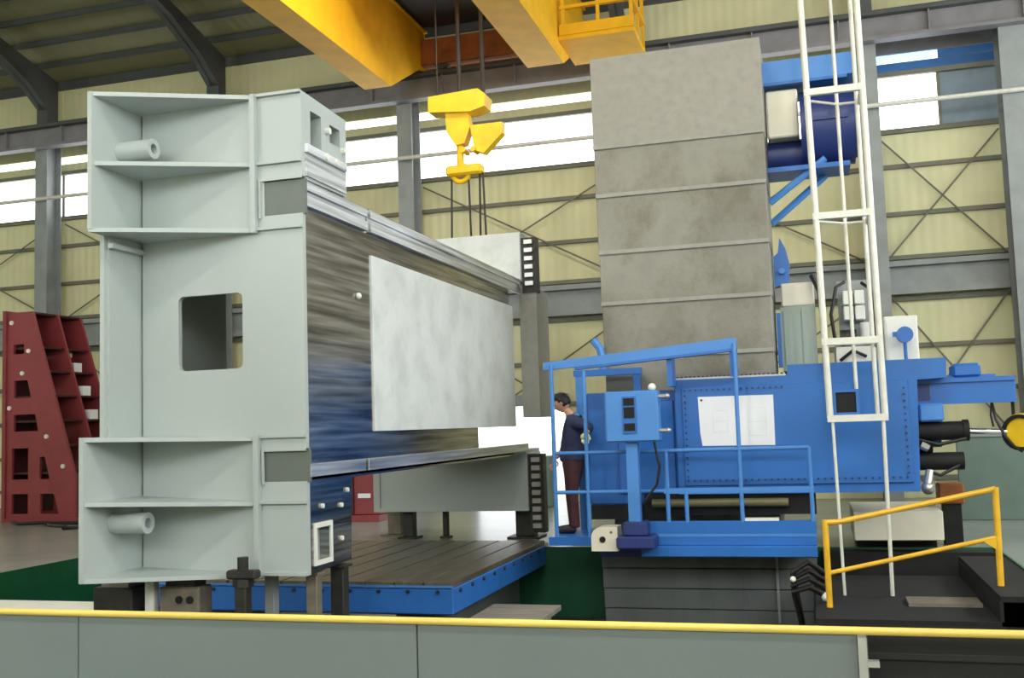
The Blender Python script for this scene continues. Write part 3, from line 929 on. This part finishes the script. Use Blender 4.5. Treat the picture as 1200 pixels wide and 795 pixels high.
# tail side
part('tail_beam', MB().box(1.1, 2.14, 12.5, 12.8, 1.7, 1.97, bev=.01).box(1.1, 2.14, 12.47, 12.83, 1.93, 1.98).box(1.1, 2.14, 12.47, 12.83, 1.69, 1.73), 'blue', hs)
part('tail_motor', B(1.5, 1.8, 12.5, 12.8, 1.98, 2.14, bev=.03), 'blue', hs)
part('tail_motor_foot', B(1.35, 1.95, 12.55, 12.78, 1.975, 2.01), 'blue', hs)
part('tail_clamp', B(1.12, 1.38, 12.45, 12.7, 1.5, 1.7, bev=.02), 'bluelight', hs)
part('dark_bracket', B(1.06, 1.25, 12.49, 12.81, 1.735, 1.925), 'bluedark', hs)
part('upper_cylinder', MB().cyl((1.1, 12.6, 1.39), (1.63, 12.6, 1.39), .105, n=20).cyl((1.58, 12.6, 1.39), (1.64, 12.6, 1.39), .12, n=20), 'black', hs, 'black upper hydraulic cylinder')
part('piston_rod', MB().cyl((1.63, 12.6, 1.38), (2.03, 12.6, 1.36), .035, n=14), 'rod', hs, 'chromed piston rod')
part('lower_cylinder', MB().cyl((1.08, 12.6, 1.05), (1.57, 12.6, 1.05), .1, n=20).cyl((1.08, 12.6, 1.22), (1.25, 12.6, 1.22), .07, n=14), 'black', hs, 'black lower hydraulic cylinder')
part('fitting', MB().ball((1.16, 12.45, .76), .075).cyl((1.16, 12.45, .8), (1.2, 12.5, .95), .05, n=10).cyl((1.12, 12.5, 1.24), (1.2, 12.5, 1.2), .05, n=10), 'silver', hs, 'silver pipe fittings')
part('hydraulic_hose', MB().pipe([(1.16, 12.5, .95), (1.3, 12.45, .9), (1.5, 12.5, 1.0), (1.55, 12.6, 1.05)], .02).pipe([(1.1, 12.5, 1.3), (1.3, 12.45, 1.24), (1.6, 12.5, 1.3)], .02), 'hose', hs)
# working drawing on the front plate
dr = thing('drawing_sheet', (-.88, HY - .04, 1.3), 'large white paper drawing taped to the blue front plate', 'paper')
part('sheet', MB().sheet([(-1.28, 1.3), (-.46, 1.29), (-.455, 1.865), (-1.31, 1.87), (-1.3, 1.45)], [], 'Y', HY - .036, HY - .032), 'paper', dr)
ln = MB()
for x0, x1, z0, z1 in ((-1.15, -.98, 1.45, 1.7), (-.75, -.55, 1.4, 1.72)):
    for a in range(3):
        ln.box(x0, x1, HY - .038, HY - .036, z0 + (z1 - z0) * a / 2, z0 + (z1 - z0) * a / 2 + .006)
    ln.box(x0, x0 + .006, HY - .038, HY - .036, z0, z1).box(x1, x1 + .006, HY - .038, HY - .036, z0, z1)
part('pencil_lines', ln, 'ink', dr)
part('pin', MB().cyl((-1.27, HY - .045, 1.83), (-1.27, HY - .036, 1.83), .014, n=8), 'black', dr)

# platform in front, with rails
pf = thing('operator_platform', (-1.5, 11.9, .1), 'blue operator platform with pipe guard rails along the headstock front', 'platform')
part('walkway_plate', B(-3.06, -.06, 11.8, 12.7, .24, .285), 'blue', pf)
part('walkway_plate', B(-3.06, -2.54, 12.7, 12.9, .24, .285), 'blue', pf)
part('fascia', B(-1.92, -.06, 11.78, 11.86, .2, .47, bev=.006), 'blue', pf)
part('fascia_lip', B(-1.98, -.06, 11.72, 11.9, .08, .2, bev=.01), 'blue', pf)
part('fascia_groove', B(-1.92, -.06, 11.775, 11.79, .3, .33), 'bluelight', pf)
part('under_beam', B(-2.5, -.1, 11.95, 12.7, .05, .24), 'bluedark', pf)
part('left_fascia', B(-3.06, -2.5, 11.76, 11.8, .2, .3), 'blue', pf)
def pipe_post(x, z0, z1, y=11.8):
    part('post', MB().cyl((x, y, z0), (x, y, z1), .024, n=10), 'bluelight', pf)
pipe_post(-2.97, .28, 2.3)
pipe_post(-2.58, .28, 2.22)
pipe_post(-1.66, .46, 1.26)
pipe_post(-.84, .46, 2.45)
pipe_post(-.09, .46, 1.27)
for z in (1.265, .81):
    part('guard_rail', MB().cyl((-2.97, 11.8, z), (-.09, 11.8, z), .022, n=10), 'bluelight', pf)
part('mid_rail_strip', B(-1.7, -.06, 11.78, 11.83, .78, .84), 'bluelight', pf)
pipe_post(-1.45, .46, .8)
part('paper_note', B(-.83, -.45, 11.8, 11.86, .47, .5), 'white', pf, 'white folded rag on the fascia edge')
# inclined arm above
am = thing('jib_arm', (-2, 11.95, 2.3), 'sloping blue arm above the control box', 'arm')
part('arm_beam', MB().hexa([(-3.08, 11.85, 2.25), (-3.08, 11.95, 2.25), (-3.08, 11.95, 2.34), (-3.08, 11.85, 2.34)],
                           [(-.82, 11.85, 2.39), (-.82, 11.95, 2.39), (-.82, 11.95, 2.52), (-.82, 11.85, 2.52)]), 'bluelight', am)
part('arm_flange', MB().hexa([(-2.7, 11.84, 2.24), (-2.7, 11.97, 2.24), (-2.7, 11.97, 2.27), (-2.7, 11.84, 2.27)],
                             [(-.82, 11.84, 2.37), (-.82, 11.97, 2.37), (-.82, 11.97, 2.4), (-.82, 11.84, 2.4)]), 'blue', am)
part('arm_post', B(-.9, -.82, 11.86, 11.98, 2.08, 2.4), 'blue', am)
part('arm_post', B(-1.62, -1.56, 11.9, 12.2, 2.0, 2.34), 'blue', am)
fr2 = thing('tube_stand', (-2.5, 12.3, .29), 'blue upright tube stand behind the worker', 'stand')
part('upright', B(-2.9, -2.8, 12.76, 12.86, .285, 2.25), 'bluelight', fr2)
part('upright', B(-2.16, -2.08, 12.76, 12.86, 1.97, 2.25), 'blue', fr2)
part('cross_tube', B(-2.92, -2.06, 12.75, 12.87, 2.2, 2.28), 'blue', fr2)
part('hook_tube', MB().pipe([(-2.55, 12.82, 2.24), (-2.55, 12.82, 2.42), (-2.58, 12.82, 2.55), (-2.66, 12.82, 2.66)], .05), 'bluelight', fr2)

# control box on its pedestal
cb = thing('control_box', (-2, 11.6, .28), 'light blue control box with dark window slots on a square pedestal', 'control box')
part('pedestal', B(-2.06, -1.93, 11.48, 11.6, .5, 1.38), 'bluelight', cb)
part('pedestal_foot', B(-2.12, -1.85, 11.42, 11.66, .34, .5, bev=.02), 'bluedark', cb)
part('foot_bracket', B(-2.2, -1.78, 11.4, 11.78, .2, .34, bev=.02), 'bluedark', cb)
part('housing', B(-2.27, -1.67, 11.4, 11.64, 1.38, 1.95, bev=.02), 'bluelight', cb)
part('window_frame', B(-2.07, -1.91, 11.385, 11.4, 1.48, 1.89), 'blue', cb)
for z in (1.51, 1.65, 1.79):
    part('display', B(-2.05, -1.93, 11.375, 11.386, z, z + (.12 if z == 1.65 else .08)), 'hole', cb)
part('signal_lamp', MB().ball((-1.74, 11.5, 1.985), .045), 'white', cb)
for z in (1.88, 1.5):
    part('handle', MB().cyl((-1.67, 11.46, z), (-1.58, 11.46, z), .022, n=10).ball((-1.57, 11.46, z), .03), 'silver', cb)
part('pedestal_cable', MB().pipe([(-1.75, 11.55, 1.38), (-1.7, 11.55, 1.1), (-1.74, 11.55, .9), (-1.9, 11.55, .7)], .015), 'hose', cb)
# pale geared motor at the platform corner
pm = thing('gear_motor', (-2.35, 11.6, .17), 'cream rounded motor cover with a dark shaft hole at the platform corner', 'motor')
pts = [(-2.5, .17), (-2.2, .17), (-2.2, .44), (-2.38, .44)] + [(-2.38 - .12 * math.sin(a), .32 + .12 * math.cos(a)) for a in (.4, .8, 1.2, 1.57)]
part('cover', MB().prism(pts, 'Y', 11.5, 11.76), 'beige', pm)
part('shaft_hole', MB().cyl((-2.37, 11.49, .3), (-2.37, 11.505, .3), .035, n=14), 'hole', pm)
part('bolt', MB().cyl((-2.27, 11.49, .38), (-2.27, 11.505, .38), .015, n=8), 'block', pm)

# ================================================================== UNITS BEHIND THE HEADSTOCK
cbx = thing('electrical_cabinet', (-.13, 14, 2.2), 'grey-green cabinet with beige top beside the tall column', 'cabinet')
part('body', B(-.37, .07, 13.8, 14.4, 2.2, 3.03), 'doorgreen', cbx)
part('door', B(-.33, -.12, 13.78, 13.8, 2.26, 2.98), 'doorgreen', cbx)
part('door', B(-.1, .04, 13.78, 13.8, 2.26, 2.98), 'doorgreen', cbx)
part('top_box', B(-.35, .07, 13.78, 14.4, 3.03, 3.34, bev=.02), 'beige', cbx, 'beige upper box')
part('side_arm', B(-.42, -.37, 13.7, 13.9, 2.25, 2.95), 'blue', cbx)
bc = thing('blue_clamp', (-.38, 13.9, 3.3), 'small blue finned bracket on the column edge above the cabinet', 'bracket')
part('plate', MB().prism([(-.42, 3.3), (-.24, 3.35), (-.22, 3.6), (-.26, 3.8), (-.33, 3.95), (-.36, 3.75), (-.42, 3.7)], 'Y', 13.8, 14.0), 'blue', bc)
part('pin', MB().cyl((-.32, 13.72, 3.5), (-.32, 13.8, 3.5), .04, n=10), 'bluelight', bc)
hu = thing('hydraulic_unit', (.5, 14, 2.2), 'grey hydraulic valve stack with hoses behind the white ladder', 'machine unit')
part('manifold', B(.28, .78, 13.9, 14.3, 2.2, 2.5, bev=.02), 'silver', hu)
for i, (x, z) in enumerate(((.42, 2.82), (.56, 2.82), (.42, 3.02), (.56, 3.02))):
    part('valve', B(x, x + .12, 13.85, 14.1, z, z + .18, bev=.01), 'white', hu)
part('backplate', B(.36, .76, 14.1, 14.16, 2.5, 3.36), 'steel', hu)
part('pump', MB().cyl((.36, 13.9, 2.6), (.56, 13.9, 2.6), .1, n=16), 'jack', hu)
part('filter', MB().cyl((.68, 13.9, 2.5), (.68, 13.9, 2.78), .07, n=16), 'white', hu)
part('hose', MB().pipe([(.3, 13.85, 2.5), (.26, 13.8, 2.9), (.34, 13.82, 3.25), (.45, 13.9, 3.32)], .022).pipe([(.78, 13.85, 2.45), (.8, 13.8, 2.9), (.76, 13.85, 3.2), (.66, 13.95, 3.3)], .022)
     .pipe([(.34, 13.8, 2.3), (.5, 13.75, 2.42), (.66, 13.8, 2.34)], .022), 'hose', hu)
part('cable_chain', MB().pipe([(.16, 13.7, 2.22), (.17, 13.7, 2.7), (.14, 13.7, 3.2), (.05, 13.7, 3.42)], .04), 'hose', hu)
wc = thing('white_cabinet', (1.1, 14, 2.2), 'white square cabinet on the headstock right of the ladder', 'cabinet')
part('body', B(.9, 1.3, 13.9, 14.3, 2.2, 2.84, bev=.012), 'white', wc)
part('door', B(.93, 1.27, 13.885, 13.9, 2.24, 2.8), 'white', wc)
lm = thing('pressure_gauge', (1.12, 13.7, 2.2), 'small blue round gauge on a stem before the white cabinet', 'gauge')
part('dial_case', MB().cyl((1.12, 13.62, 2.58), (1.12, 13.74, 2.58), .1, n=18).box(.98, 1.12, 13.64, 13.72, 2.56, 2.62), 'blue', lm)
part('stem', MB().cyl((1.12, 13.68, 2.2), (1.12, 13.68, 2.5), .022, n=8), 'blue', lm)

# ================================================================== LADDER
la = thing('access_ladder', (.4, 11.3, -.23), 'tall white access ladder frame standing before the blue headstock', 'ladder')
def xl(x0, x1, z):
    return x0 + (x1 - x0) * (6 - z) / 4.43
for xa, xb, y, r in ((.085, .145, 11.2, .034), (.655, .68, 11.2, .034), (.41, .44, 11.75, .02), (.62, .64, 11.75, .024)):
    part('rail', MB().cyl((xl(xa, xb, 7.6), y, 7.6), (xl(xa, xb, 1.57), y, 1.57), r, n=10), 'ladder', la)
for z in (6.4, 5.04, 3.7, 2.37, 1.57):
    a, b = xl(.085, .145, z), xl(.655, .68, z)
    part('cross_bar', B(a - .03, b + .03, 11.17, 11.23, z - .035, z + .035), 'ladder', la)
    part('side_bar', B(b - .03, b + .02, 11.2, 11.77, z - .025, z + .025), 'ladder', la)
    part('side_bar', MB().pipe([(a, 11.2, z), (a + .02, 11.5, z), (xl(.41, .44, z), 11.75, z), (xl(.62, .64, z), 11.75, z)], .016), 'ladder', la)
for k in range(16):
    pass
part('foot_pole', MB().cyl((.165, 11.2, 1.57), (.185, 11.2, -.23), .016, n=8), 'ladder', la)
part('foot_pole', MB().cyl((.66, 11.2, 1.57), (.645, 11.2, -.23), .02, n=8), 'ladder', la)
sw = thing('switch_box', (.3, 11.25, 1.6), 'small black box at the bottom bar of the white ladder', 'box')
part('case', B(.2, .42, 11.26, 11.4, 1.61, 1.86, bev=.01), 'hole', sw)
part('rim', MB().sheet(rect(.18, .44, 1.6, 1.87), [rect(.21, .41, 1.63, 1.84)], 'Y', 11.245, 11.26), 'blue', sw)

# ================================================================== RIGHT SIDE OF THE PIT
dk = thing('black_deck', (.95, 10.9, PB), 'black step deck in the pit below the yellow handrail', 'deck')
part('deck_plate', B(-.1, 1.45, 9.9, 12.6, -.27, -.23), 'deck', dk)
part('step', B(1.45, 1.92, 9.9, 12.6, -.06, -.01), 'deck', dk)
part('step', B(.75, 1.4, 10.6, 11.0, -.23, -.2), 'block', dk, 'grey tread plate on the deck')
part('step', B(-.1, 1.92, 9.5, 9.86, -.5, -.45), 'deck', dk)
part('step', B(-.1, 1.92, 9.1, 9.46, -.72, -.67), 'deck', dk)
part('riser', B(-.1, 1.92, 9.86, 9.9, PB, -.27).box(1.44, 1.47, 9.9, 12.6, -.23, -.06), 'black', dk)
part('side_frame', B(-.12, -.08, 9.1, 12.6, PB, -.27), 'black', dk)
part('side_frame', B(1.88, 1.915, 9.1, 12.6, PB, -.06), 'black', dk)
hr = thing('handrail', (.8, 10.5, -.23), 'yellow sloping pipe handrail on the black step deck', 'handrail')
part('post', MB().cyl((.03, 10.5, -.23), (.03, 10.5, .6), .03, n=10), 'yellowrail', hr)
part('post', MB().cyl((1.55, 10.5, -.01), (1.56, 10.5, .89), .03, n=10), 'yellowrail', hr)
part('top_rail', MB().pipe([(.03, 10.5, .575), (.16, 10.5, .58), (1.56, 10.5, .875)], .026), 'yellowrail', hr)
part('mid_rail', MB().cyl((.03, 10.5, .09), (1.55, 10.5, .43), .022, n=10), 'yellowrail', hr)
part('gusset', MB().prism([(1.42, .4), (1.56, .42), (1.56, .3)], 'Y', 10.48, 10.52), 'yellowrail', hr)
ch = thing('hose_bundle', (-.15, 10.6, -.9), 'black hoses with white end fittings left of the yellow handrail', 'hoses')
for k in range(4):
    part('hose', MB().pipe([(.0, 10.7, -.15 + .07 * k), (-.15, 10.55, -.05 + .08 * k), (-.3, 10.6, -.1 + .06 * k), (-.25, 10.8, -.4), (-.2, 10.9, -.9)], .03), 'hose', ch)
part('fitting', MB().ball((-.0, 10.66, -.16), .045), 'white', ch)
part('fitting', MB().ball((-.3, 10.57, .02), .03), 'white', ch)
bd = thing('bed_block', (.9, 13.2, 0), 'beige machine bed end block behind the yellow handrail', 'machine bed')
part('block_top', B(.36, 1.35, 12.95, 14.4, .12, .46, bev=.01), 'beige', bd)
part('block_base', B(.4, 1.3, 13.3, 14.4, 0, .12), 'black', bd)
part('bellows', B(.0, 1.9, 13.0, 13.26, PZ, -.02), 'black', bd, 'black way bellows below the block')  # added over the green pit wall to paint in its shade
ob = thing('orange_box', (1.5, 13.6, 0), 'orange-brown case on a dark pedestal behind the yellow handrail', 'case')
part('case', B(1.37, 1.66, 13.45, 13.8, .5, .74, bev=.02), 'orange', ob)
part('pedestal', B(1.42, 1.62, 13.5, 13.75, 0, .5), 'black', ob)
lw = thing('low_partition', (4.5, 19.6, 0), 'grey-green low partition on the right behind the spindle tail', 'partition')
part('panel', B(1.98, 8.5, 16.6, 16.68, 0, 1.22, bev=.01), 'tankgreen', lw)
part('top_rail', B(1.95, 8.5, 16.57, 16.71, 1.22, 1.28), 'steel', lw)
rl = thing('cable_reel', (2.1, 12.6, 1.1), 'yellow cable reel with black cable hanging from the blue tail beam', 'reel')
part('disc', MB().cyl((2.16, 12.5, 1.35), (2.24, 12.62, 1.35), .21, n=24), 'hookyellow', rl)
part('rim_band', MB().ring((2.14, 12.48, 1.35), (.08, .12, 0), .2, .16, .03), 'black', rl)
part('cable', MB().pipe([(1.9, 12.62, 1.7), (1.93, 12.6, 1.5), (2.0, 12.55, 1.32), (2.08, 12.5, 1.2), (2.16, 12.5, 1.14)], .016).pipe([(1.9, 12.62, 1.7), (1.88, 12.6, 1.55), (1.9, 12.6, 1.42)], .012), 'hose', rl)
part('hanger', B(2.1, 2.13, 12.6, 12.64, 1.4, 1.7), 'black', rl)

# distant grey-green box by the doorway
solid('utility_box', B(-5.5, -5.05, 19.6, 20.0, 0, 1.0, bev=.02), 'tankgreen', (-5.3, 19.8, 0), 'grey-green upright box near the bright doorway', 'box')

# ================================================================== FOREGROUND BARRIER
ba = thing('sheet_barrier', (-2, 4, 0), 'grey sheet-metal barrier with yellow top pipe across the foreground', 'barrier')
for x0, x1 in ((-4.9, -3.26), (-3.255, -1.615), (-1.61, .1)):
    part('sheet_panel', B(x0, x1, 4.0, 4.03, .02, .806, bev=.003), 'barrier', ba)
part('top_pipe', MB().cyl((-4.9, 4.0, .82), (2.2, 4.0, .82),   .015, n=12), 'yellowpipe', ba, 'yellow top pipe')
part('end_bracket', MB().box(.1, .13, 3.97, 4.05, .02, .8).box(.13, .17, 3.96, 4.0, .7, .72), 'silver', ba)
for x in (-3.26, -1.61, .115, 2.15):
    part('post', B(x - .02, x + .02, 4.03, 4.07, 0, .8), 'barrier', ba)
part('bottom_rail', B(-4.9, .1, 4.03, 4.06, .02, .08), 'barrier', ba)
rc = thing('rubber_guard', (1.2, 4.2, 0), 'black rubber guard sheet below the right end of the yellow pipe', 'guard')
part('sheet', B(.14, 2.6, 4.12, 4.15, 0, .8), 'black', rc)  # stands in for the dark void here; its shade is put into black
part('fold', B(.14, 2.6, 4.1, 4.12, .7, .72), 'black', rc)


# ================================================================== THE WORKER
def skinned(name, verts, edges, radii, level=2):
    me = bpy.data.meshes.new(name)
    me.from_pydata([Vector(v) for v in verts], edges, [])
    ob = bpy.data.objects.new(name, me)
    COL.objects.link(ob)
    sk = ob.modifiers.new('skin', 'SKIN')
    sk.use_smooth_shade = True
    for i, r in enumerate(radii):
        d = me.skin_vertices[0].data[i]
        d.radius = (r, r) if not isinstance(r, tuple) else r
        d.use_root = (i == 0)
    sb = ob.modifiers.new('sub', 'SUBSURF')
    sb.levels = level
    sb.render_levels = level
    dg = bpy.context.evaluated_depsgraph_get()
    out = bpy.data.meshes.new_from_object(ob.evaluated_get(dg))
    bpy.data.objects.remove(ob)
    return out


def man(f, l, u):
    """forward, left, up of the worker (faces the frame, -X) to world"""
    return (WX - f, WYY - l, WZ + u)


WX, WYY, WZ = -2.89, 12.38, .285
wk_ = thing('person', (WX, WYY, WZ), 'worker in navy jacket and maroon trousers looking down at the frame from the blue platform', 'person')


def chain(lists):
    """lists of [(pos, radius) ...]; the first item of later chains may be an int joining an earlier vertex"""
    V, E, R = [], [], []
    for ch_ in lists:
        prev = None
        for it in ch_:
            if isinstance(it, int):
                prev = it
                continue
            V.append(man(*it[0]))
            R.append(it[1])
            if prev is not None:
                E.append((prev, len(V) - 1))
            prev = len(V) - 1
    return V, E, R


def body_join(meshes, name, material, parent, label=None):
    bm = bmesh.new()
    for me in meshes:
        bm.from_mesh(me)
    bmesh.ops.translate(bm, verts=bm.verts[:], vec=-Vector(BASE[parent.name]))
    me = bpy.data.meshes.new(name)
    bm.to_mesh(me)
    bm.free()
    me.shade_smooth()
    me.materials.clear()
    me.materials.append(M[material])
    o = bpy.data.objects.new(name, me)
    COL.objects.link(o)
    o.parent = parent
    BASE[o.name] = BASE[parent.name]
    if label:
        o['label'] = label
    return o


# skeleton (0 pelvis, 1 waist, 2 chest, 3 neck base, 4 neck, 5 head)
trunk = [((-.01, 0, .9), (.12, .14)), ((-.02, 0, 1.08), (.1, .125)), ((-.04, 0, 1.27), (.11, .15)), ((-.03, 0, 1.4), .075), ((.02, 0, 1.46), .05), ((.06, 0, 1.52), .06)]
legL = [0, ((-.02, .09, .84), .088), ((.0, .1, .47), .06), ((-.03, .1, .09), .042), ((.02, .1, .045), .04), ((.15, .1, .03), .032)]
legR = [0, ((0, -.09, .84), .088), ((.05, -.1, .47), .06), ((.03, -.1, .09), .042), ((.08, -.1, .045), .04), ((.21, -.1, .03), .032)]
# left arm goes back with the gloved hand behind the hip, right hand hangs in front
armL = [2, ((-.06, .17, 1.36), .06), ((-.29, .23, 1.27), .046), ((-.23, .29, 1.2), .034)]
armR = [2, ((-.02, -.17, 1.35), .06), ((.06, -.22, 1.1), .046), ((.2, -.16, .95), .033), ((.25, -.15, .9), .03)]
body = skinned('body', *chain([trunk, legL, legR, armL, armR]))


def hand(c, d, side, s=1.0):
    """palm and five separate bent fingers starting at wrist c, pointing along d (all in f,l,u)"""
    c, d = Vector(c), Vector(d).normalized()
    sd = Vector(side).normalized()
    up = d.cross(sd)
    L = []
    palm = c + d * .05
    L.append([(tuple(c), .026 * s), (tuple(palm), .036 * s), (tuple(c + d * .085), .034 * s)])
    for k, (o, ln_) in enumerate(((-.03, .065), (-.01, .078), (.012, .074), (.032, .058))):
        b = c + d * .08 + sd * o
        L.append([(tuple(b), .0105 * s), (tuple(b + d * ln_ * .5 - up * .008), .01 * s), (tuple(b + d * ln_ * .8 - up * .03), .009 * s), (tuple(b + d * ln_ * .8 - up * .05), .008 * s)])
    b = c + d * .03 - sd * .03
    L.append([(tuple(b), .012 * s), (tuple(b - sd * .025 + d * .03), .011 * s), (tuple(b - sd * .02 + d * .06 - up * .015), .009 * s)])
    return [skinned('hand', *chain([l_]), level=1) for l_ in L]


handR = hand((.25, -.15, .9), (.35, 0, -1), (1, 0, .3))
handL = hand((-.24, .3, 1.21), (-.05, .25, -1), (1, .1, .2), 1.9)
# head with face
hb = bmesh.new()
HC = Vector((.105, 0, 1.585))
bmesh.ops.create_uvsphere(hb, u_segments=24, v_segments=18, radius=1)
for v in hb.verts:
    x, y, z = v.co
    f = x * .098
    l_ = y * .074
    u = z * .118
    if z < 0:
        l_ *= 1 - .28 * (-z)
        f = f * (1 - .12 * (-z)) + .012 * (-z)
    if x > .75 and abs(z + .02) < .5:
        pass
    dn = math.exp(-((y * .074) / .016) ** 2 - ((z * .118 + .018) / .022) ** 2)
    if x > 0:
        f += .026 * dn
        f += .008 * math.exp(-((y * .074) / .024) ** 2 - ((z * .118 + .06) / .012) ** 2)
        for sy in (-.03, .03):
            f -= .01 * math.exp(-((y * .074 - sy) / .014) ** 2 - ((z * .118 - .012) / .012) ** 2)
        f += .008 * math.exp(-((y * .074) / .02) ** 2 - ((z * .118 + .1) / .016) ** 2)
    v.co = (f, l_, u)
for sy in (-1, 1):
    bmesh.ops.create_uvsphere(hb, u_segments=10, v_segments=8, radius=1, matrix=Matrix.Translation((-.008, sy * .074, -.008)) @ Matrix.Diagonal((.018, .01, .03, 1)))
tilt = Matrix.Rotation(math.radians(32), 3, 'Y')


def head_tf(v):
    w_ = tilt @ Vector(v)
    return Vector(man(*(HC + w_)))


for v in hb.verts:
    v.co = head_tf(v.co)
hme = bpy.data.meshes.new('head')
hb.to_mesh(hme)
hb.free()
po = body_join([body, hme] + handR, 'body', 'skin', wk_, 'face, neck and right hand in light skin')
# eyes and hair
eb = MB()
for sy in (-.03, .03):
    p = head_tf((.088, sy, .012))
    eb.ball(p, .009, n=8)
part('eyes', eb, 'hair', po)
hh = bmesh.new()
bmesh.ops.create_uvsphere(hh, u_segments=26, v_segments=20, radius=1)
dele = []
for v in hh.verts:
    x, y, z = v.co
    k = 1 + .05 * math.sin(9 * x + 5 * y) * math.sin(7 * z + 3 * y)
    v.co = Vector((x * .108 * k - .006, y * .084 * k, z * .124 * k + .008))
    if (x > .45 and z < .45) or z < -.62 or (x > .1 and z < .0):
        dele.append(v)
bmesh.ops.delete(hh, geom=dele, context='VERTS')
bmesh.ops.solidify(hh, geom=hh.faces[:], thickness=.014)
for v in hh.verts:
    v.co = head_tf(v.co)
hm = bpy.data.meshes.new('hair')
hh.to_mesh(hm)
hh.free()
body_join([hm], 'hair', 'hair', wk_, 'short black hair')
# clothing, a little larger than the body
jk = [((-.01, 0, .83), (.185, .21)), ((-.01, 0, .92), (.175, .2)), ((-.02, 0, 1.06), (.165, .185)), ((-.04, 0, 1.27), (.17, .2)), ((-.04, 0, 1.4), .1), ((-.01, 0, 1.445), .072)]
jl = [3, ((-.06, .17, 1.36), .088), ((-.29, .23, 1.27), .075), ((-.25, .27, 1.225), .062)]
jr = [3, ((-.02, -.17, 1.35), .088), ((.06, -.22, 1.1), .07), ((.18, -.165, .965), .052)]
jme = skinned('jacket', *chain([jk, jl, jr]))
jo = body_join([jme], 'jacket', 'jacket', wk_, 'navy work jacket')
part('collar', MB().ring(man(-.03, 0, 1.43), (.35, 0, -.95), .085, .07, .04), 'bluelight', jo)
tk = [((-.01, 0, .97), (.14, .17)), ((-.01, 0, .86), (.15, .185))]
tl = [1, ((-.02, .095, .78), .118), ((.0, .1, .47), .083), ((-.03, .1, .1), .068), ((-.03, .1, .06), .066)]
tr_ = [1, ((0, -.095, .78), .118), ((.05, -.1, .47), .083), ((.03, -.1, .1), .068), ((.03, -.1, .06), .066)]
body_join([skinned('trousers', *chain([tk, tl, tr_]))], 'trousers', 'trousers', wk_, 'dark maroon-brown trousers')
for sx, y in ((-.05, .1), (.01, -.1)):
    s = skinned('shoe', *chain([[((sx, y, .05), .05), ((sx + .08, y, .045), .05), ((sx + .2, y, .035), .04), ((sx + .25, y, .03), .028)]]))
    body_join([s], 'shoe', 'shoe', wk_)
body_join(handL, 'glove', 'glove', wk_, 'pale yellow-green work glove on the left hand')
